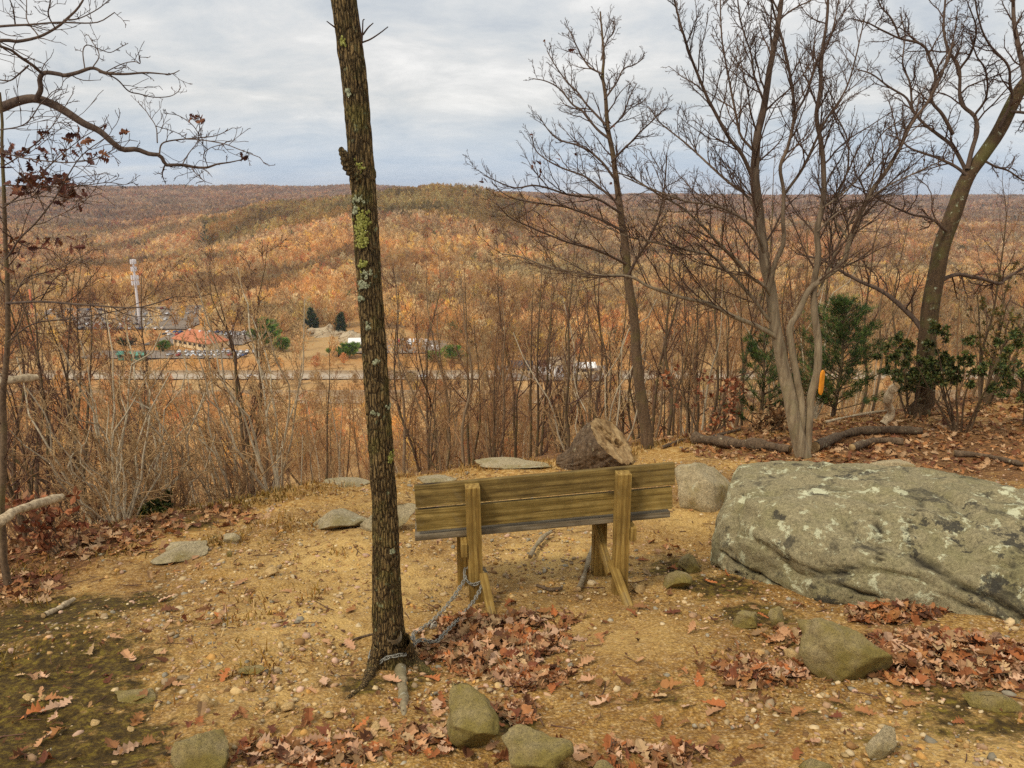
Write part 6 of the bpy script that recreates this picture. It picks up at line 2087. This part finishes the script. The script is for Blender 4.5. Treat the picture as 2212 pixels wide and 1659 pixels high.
# ------------------------------------------------------------------ roads
def strip(name, yc, w, lift, mat, x0=-330, x1=330, n=160, kind='structure', bend=0.0):
    xs = np.linspace(x0, x1, n)
    yy = yc + bend * (xs / 300) ** 2
    V = np.concatenate([np.stack([xs, yy + o, hbase(xs, yy) + lift], -1) for o in (-w / 2, w / 2)])
    F = [np.stack([np.arange(n - 1), np.arange(1, n), n + np.arange(1, n), n + np.arange(n - 1)], -1)]
    return tag(link(name, mesh_np(name, V, F, [mat], False)), kind=kind)
strip('highway', 428, 13, .6, M['asphalt'])
strip('highway_line', 428, .5, .64, M['line'])
strip('highway', 375, 8, .6, M['asphalt'])
def barrier(yc, h, lab, x0=-330, x1=330, mat='concrete'):
    mb = MB()
    xs = np.linspace(x0, x1, 90)
    prof = [(-.45, 0), (-.16, .45 * h), (-.12, h), (.12, h), (.16, .45 * h), (.45, 0)]
    V = np.stack([np.stack([xs, np.full(90, yc + a), hbase(xs, np.full(90, yc)) + .4 + b], -1) for a, b in prof], 1)
    k = len(prof)
    idx = np.arange(90 * k).reshape(90, k)
    mb.add(V.reshape(-1, 3), [np.stack([idx[:-1, :-1], idx[:-1, 1:], idx[1:, 1:], idx[1:, :-1]], -1).reshape(-1, 4)])
    tag(mb.build('retaining_wall', M[mat], None, None, False), lab, 'wall')
barrier(380.5, 4.2, 'long pale concrete wall along the nearer road in the valley')
barrier(436, 1.6, 'low pale barrier along the farther highway in the valley')

# ------------------------------------------------------------------ vehicles
def car_mesh(kind='car'):
    mb = MB()
    if kind == 'car':
        L, Wd = 4.5, 1.8
        prof = [(-2.25, .35), (-2.25, .85), (-2.0, .98), (-1.55, 1.02), (-1.0, 1.42), (.35, 1.46), (1.05, 1.0), (2.1, .85), (2.25, .6), (2.25, .35)]
    else:
        L, Wd = 7, 2.4
        prof = [(-3.5, .6), (-3.5, 3.3), (1.6, 3.3), (1.6, 2.4), (2.3, 2.3), (2.7, 1.5), (3.4, 1.35), (3.5, .6)]
    n = len(prof)
    V = np.array([(a, s * Wd / 2 * (1 if b < 1.05 or kind != 'car' else .84), b) for s in (-1, 1) for a, b in prof])
    F4 = np.array([(i, (i + 1) % n, n + (i + 1) % n, n + i) for i in range(n)])
    mb.add(V, [F4, np.array([list(range(n))[::-1]]), np.array([[n + i for i in range(n)]])], mi=0)
    if kind == 'car':
        for s in (-1, 1):
            q = [(-1.35, 1.03), (-.95, 1.36), (.3, 1.40), (.85, 1.03)]
            mb.add(np.array([(a, s * (.905 if b < 1.1 else .79), b) for a, b in q]), np.array([(0, 1, 2, 3)[::s]]), mi=1)
        for q in ([(-1.54, 1.05), (-1.03, 1.41)], [(.42, 1.44), (1.02, 1.03)]):
            (a, b), (c, d) = q
            mb.add(np.array([(a, -.75, b + .02), (a, .75, b + .02), (c, .7, d + .02), (c, -.7, d + .02)]), np.array([(0, 1, 2, 3)]), mi=1)
    else:
        mb.add(np.array([(2.32, -1.0, 2.26), (2.32, 1.0, 2.26), (2.72, 1.0, 1.55), (2.72, -1.0, 1.55)]), np.array([(0, 1, 2, 3)]), mi=1)
    a = np.linspace(0, 2 * PI, 12, endpoint=False)
    for wx in ((-1.4, 1.4) if kind == 'car' else (-2.2, 2.4)):
        for s in (-1, 1):
            r = .34 if kind == 'car' else .48
            y = s * (Wd / 2 - .1)
            ring = np.stack([wx + r * np.cos(a), np.full(12, y + s * .13), r + r * np.sin(a)], -1)
            ring2 = ring - np.array([0, s * .26, 0])
            i = np.arange(12)
            mb.add(np.concatenate([ring, ring2]), [np.stack([i, np.roll(i, -1), np.roll(i, -1) + 12, i + 12], -1), i[None], i[None, ::-1] + 12], mi=2)
    return mb.mesh(kind, [PAINT['white'], M['glass'], M['tyre']], False)
CAR, TRUCK = car_mesh('car'), car_mesh('truck')
def vehicle(x, y, rz, paint, label, group=None, me=None, name='parked_car', cat='car'):
    o = link(name, me or CAR, None, (x, y, float(hbase(np.array(x), np.array(y))) + LIFT))
    o.rotation_euler = (0, 0, rz)
    o.material_slots[0].link = 'OBJECT'
    o.material_slots[0].material = PAINT[paint]
    tag(o, label, cat, group)
    return o
LIFT = .72
def patch(name, x0, x1, y0, y1, skew=0.0, mat='lot', lift=.68):
    nx, ny = 30, 14
    X, Y = np.meshgrid(np.linspace(x0, x1, nx), np.linspace(y0, y1, ny))
    X = X + skew * (Y - y0)
    idx = np.arange(nx * ny).reshape(ny, nx)
    F = np.stack([idx[:-1, :-1], idx[:-1, 1:], idx[1:, 1:], idx[1:, :-1]], -1).reshape(-1, 4)
    tag(link(name, mesh_np(name, np.stack([X, Y, hbase(X, Y) + lift], -1).reshape(-1, 3), [F], [M[mat]], True)), kind='structure')
def vx(px, y): return float((px - 1106) / FP / 1.029 * y)
COLS = ['white', 'silver', 'black', 'white', 'white', 'silver', 'red', 'white', 'grey', 'silver', 'white', 'blue']
def lot(pxs, pxe, y, n, rz, place, group, skip=.12):
    for i in range(n):
        if rng.random() < skip: continue
        f = (i + rng.uniform(-.15, .15)) / max(n - 1, 1)
        c = COLS[rng.integers(len(COLS))]
        yy = y + rng.uniform(-.6, .6) + f * 0
        vehicle(vx(pxs + (pxe - pxs) * f, yy), yy, rz + rng.uniform(-.06, .06), c, f'{c} car parked {place}', f'{c} cars parked {place}')
patch('parking_lot', vx(150, 490), vx(500, 490), 476, 500, 0)
patch('parking_lot', vx(300, 540), vx(520, 540), 520, 572, .1)
patch('parking_lot', vx(-40, 620), vx(420, 620), 580, 690, .05)
lot(330, 500, 484, 17, 1.3, 'in the front row below the orange-brown roof', '')
lot(355, 520, 494, 13, 1.75, 'in the second row below the orange-brown roof', '')
lot(322, 520, 556, 15, 1.5, 'in the row behind the orange-brown roof', '')
lot(330, 505, 566, 12, 1.5, 'in the upper row behind the orange-brown roof', '')
lot(130, 320, 582, 17, 1.5, 'in the lowest row of the big lot left of the light tower', '')
lot(120, 300, 600, 16, 1.6, 'in the second row of the big lot left of the light tower', '')
lot(60, 330, 622, 18, 1.5, 'in the third row of the big lot left of the light tower', '')
lot(20, 400, 648, 18, 1.55, 'in the fourth row of the big lot by the light tower', '', .25)
lot(0, 400, 676, 16, 1.6, 'in the top row of the big lot by the light tower', '', .25)
vehicle(vx(515, 428), 425, 0.0, 'white', 'white car driving alone on the valley highway', name='moving_car')
vehicle(vx(905, 428), 425, 0.0, 'silver', 'silver car on the valley highway right of the nearest trunk', name='moving_car')
for i, c in enumerate(['red', 'white', 'white', 'white', 'white', 'white']):
    vehicle(vx(848 + 13 * i, 520), 520, -1.45, c, f'{c} box truck parked in the row of trucks right of the nearest trunk', 'white box trucks parked side by side' if c == 'white' else None, TRUCK, 'box_truck', 'truck')
vehicle(vx(935, 500), 500, 0.1, 'white', 'white box truck standing apart, right of the row of trucks', None, TRUCK, 'box_truck', 'truck')
vehicle(vx(322, 512), 512, 0.3, 'white', 'white box truck at the left end of the orange-brown roof', None, TRUCK, 'box_truck', 'truck')
patch('truck_yard', vx(735, 500), vx(960, 500), 492, 535, 0)
patch('house_lot', vx(1070, 430), vx(1330, 430), 418, 455, 0)

# ------------------------------------------------------------------ buildings
def house(name, label, px, y, L, D, wallh, roofh, rz, wall, roof, hip=0.0, win=5, cat='building', lift=1.2, chim=False, vents=False):
    x = vx(px, y)
    base = np.array([x, y, float(hbase(np.array(x), np.array(y))) + lift])
    root = empty(name, base, rz)
    tag(root, label, cat)
    mb = MB(); mb.box((0, 0, wallh / 2 - .5), (L, D, wallh + 1)); 
    if hip == 0:
        for s in (-1, 1):
            mb.add(np.array([(s * L / 2, -D / 2, wallh), (s * L / 2, D / 2, wallh), (s * L / 2, 0, wallh + roofh)]), np.array([(0, 1, 2)[::s]]))
    mb.build('wall', M[wall], root, None, False)
    o = .8
    a, b, c = L / 2 + o, D / 2 + o, L / 2 + (o if hip == 0 else -hip)
    z0, z1, th = wallh - .25, wallh + roofh + .05, .3
    rb = MB()
    def top(zz):
        return np.array([(-a, -b, z0 + zz), (a, -b, z0 + zz), (a, b, z0 + zz), (-a, b, z0 + zz), (-c, 0, z1 + zz), (c, 0, z1 + zz)])
    V = np.concatenate([top(th), top(0)])
    rb.add(V, [np.array([(0, 1, 5, 4), (2, 3, 4, 5), (6, 10, 11, 7), (8, 11, 10, 9), (0, 6, 7, 1), (2, 8, 9, 3), (1, 7, 8, 2), (3, 9, 6, 0)]), np.array([(1, 2, 5), (3, 0, 4), (7, 11, 8), (9, 10, 6)])])
    rf = rb.build('roof', M[roof], root, None, False)
    if chim:
        mb = MB(); mb.box((L * .2, 0, wallh + roofh + .2), (.9, .9, 1.6)); mb.build('chimney', M['roof_dark'], rf, None, False)
    if vents:
        for q in (-.25, .05, .3):
            mb = MB(); mb.box((L * q, -1.0, wallh + roofh), (1.2, 1.2, 1.2)); mb.build('vent', M['wall_white'], rf, None, False)
    for i in range(win):
        mb = MB()
        xx = -L / 2 + L * (i + .5) / win
        mb.box((xx, -D / 2 - .02, wallh * .5), (L / win * .55, .08, wallh * .45))
        w = mb.build('window', M['glass'], root, None, False)
    mb = MB(); mb.box((L / 2 + .02, D * .2, wallh * .35), (.1, 1.2, wallh * .7)); mb.build('door', M['roof_dark'], root, None, False)
    return root
house('store', 'long low store with an orange-brown roof and cream wall beside the car lots', 403, 516, 36, 16, 3.8, 5.6, -0.6, 'wall_cream', 'roof_orange', 7, 7, vents=True)
house('house', 'white house with a dark roof in the valley, left of the bigger white one', 1185, 436, 8, 7, 4.2, 2.4, .25, 'wall_white', 'roof_dark', 0, 3, chim=True)
house('house', 'big white gabled house in the valley, above the sawn log', 1218, 432, 13, 10, 6.5, 3.0, .5, 'wall_white', 'concrete', 0, 4, chim=True)
house('house', 'low dark-roofed house in the valley, left of both white ones', 1128, 440, 11, 8, 2.6, 2.8, -.1, 'wall_cream', 'roof_slate', 0, 4)
house('house', 'low pale house in the valley, right of the big white one', 1268, 436, 12, 8, 3.2, 2.0, .1, 'wall_cream', 'wall_white', 0, 3)
house('warehouse', 'pale shed roof showing just left of the nearest trunk in the valley', 772, 505, 18, 12, 4, 2.4, .1, 'wall_cream', 'wall_white', 0, 4)
house('house', 'pale house far up the slope among trees, left of the large oak', 1545, 660, 18, 12, 4, 3.5, .3, 'wall_white', 'wall_cream', 0, 4, lift=3)
def shed(px, y, label):
    house('shed', label, px, y, 7, 4, 2.6, 1.2, .1, 'teal', 'teal', 0, 2, 'shed')
shed(228, 474, 'small teal shed at the edge of the car lot, left one of two')
shed(258, 472, 'small teal shed at the edge of the car lot, right one of two')

def tower():
    y = 600.0
    x = vx(270, y)
    base = np.array([x, y, float(hbase(np.array(x), np.array(y)))])
    H = float(zrow(560, y)) - base[2]
    root = empty('antenna_tower', base)
    tag(root, 'tall white antenna tower with rows of panels on top, above the car lots', 'tower')
    mb = MB()
    zs = np.linspace(0, H, 12)
    mb.tube(np.stack([zs * 0, zs * 0, zs], -1), np.linspace(1.15, .6, 12), 12, cap=True)
    mb.build('mast', M['tower'], root)
    for lev, rad in ((H - 1.8, 1.9), (H - 7.2, 1.9), (H - 13.5, 2.5), (H - 17.5, 2.5)):
        rb = MB()
        a = np.linspace(0, 2 * PI, 25)
        rb.tube(np.stack([rad * .85 * np.cos(a), rad * .85 * np.sin(a), np.full(25, lev)], -1), np.full(25, .16), 6)
        for k in range(3):
            q = k * 2 * PI / 3
            rb.tube(np.array([(0, 0, lev), (rad * .85 * math.cos(q), rad * .85 * math.sin(q), lev)]), np.array([.14, .14]), 5)
        rg = rb.build('platform', M['tower'], root)
        for k in range(9):
            q = k * 2 * PI / 9
            pb = MB(); pb.box((rad * math.cos(q), rad * math.sin(q), lev), (.45, .9, 3.2), rotz(q))
            pb.build('panel', M['tower'], rg, None, False)
tower()
def pole(px, y, top, r, mat, label, rbase=0.0):
    x = vx(px, y)
    b = np.array([x, y, float(hbase(np.array(x), np.array(y)))])
    H = float(zrow(top, y)) - b[2]
    mb = MB()
    mb.tube(np.array([(0, 0, 0), (0, 0, H * .5), (0, 0, H)]), np.array([r, r * .85, r * .7]), 8, cap=True)
    mb.tube(np.array([(-1.2, 0, H - .6), (1.2, 0, H - .6)]), np.array([.1, .1]), 5, cap=True)
    tag(mb.build('utility_pole', M[mat], None, b), label, 'pole')
pole(33, 560, 625, .95, 'red_pole', 'orange-red pole standing at the left edge of the car lots')
pole(479, 545, 702, .28, 'tower', 'thin white pole behind the row of cars above the store')
pole(454, 488, 752, .25, 'tower', 'thin white pole at the front corner of the store lot')

def outcrop(px, y, w, h, d, label, seed):
    x = vx(px, y)
    V, F = rock_shape(seed, 5, 16, (.45, .9), .38)
    V = (V + .10 * fbm(V * 3.2, 4, seed + 1)[:, None]) * np.array([w / 2, d / 2, h])
    tag(link('rock_outcrop', mesh_np('rock_outcrop', V, [F], [M['far_rock']], True), None, (x, y, float(hbase(np.array(x), np.array(y))))), label, 'rock')
outcrop(690, 555, 44, 11, 16, 'pale rock outcrop on the valley side, left of the nearest trunk', 70)
outcrop(745, 535, 34, 8, 14, 'lower pale rock face just left of the nearest trunk', 72)
outcrop(850, 590, 16, 14, 10, 'pale rock face just right of the nearest trunk on the far slope', 74)

PINEPAL = ((0.13, 0.24, 0.03), (0.19, 0.32, 0.045), (0.25, 0.38, 0.06), (0.07, 0.13, 0.02))
def pine(px, y, top, rad, label, nb=60, per=60, pal=PINEPAL):
    x = vx(px, y)
    b = np.array([x, y, float(hbase(np.array(x), np.array(y)))])
    conifer('pine_tree', label, b, None, float(zrow(top, y)) - b[2], rad, nb, per=per, size=(1.3, 2.6), pal=pal, gaps=.5, droop=.05)
pine(548, 512, 690, 11, 'bright green round pine, largest of the valley pines', 90, 90)
pine(588, 500, 735, 6.5, 'smaller green pine at the right foot of the largest one')
pine(738, 480, 748, 8.5, 'green pine just left of the nearest trunk in the valley')
pine(705, 485, 765, 6, 'low green pine left of the one touching the nearest trunk')
pine(975, 465, 752, 9, 'spreading green pine in the valley, above the bench back')
pine(930, 470, 772, 6, 'low green pine left of the spreading one')
pine(318, 500, 742, 4.5, 'dark green tree at the left corner of the store')
pine(235, 520, 745, 6, 'dark green tree behind the teal sheds', pal=((0.05, 0.085, 0.02), (0.08, 0.11, 0.03), (0.03, 0.05, 0.015)))
pine(655, 565, 668, 5.5, 'dark pine on top of the pale rock outcrop', pal=((0.05, 0.085, 0.02), (0.08, 0.11, 0.03), (0.03, 0.05, 0.015)))
pine(722, 560, 678, 5, 'second dark pine on the outcrop, nearer the trunk', pal=((0.05, 0.085, 0.02), (0.08, 0.11, 0.03), (0.03, 0.05, 0.015)))
pine(435, 1150, 484, 10, 'lone dark green conifer far up the opposite hillside', 30, 30, ((0.03, 0.05, 0.018), (0.045, 0.07, 0.02)))
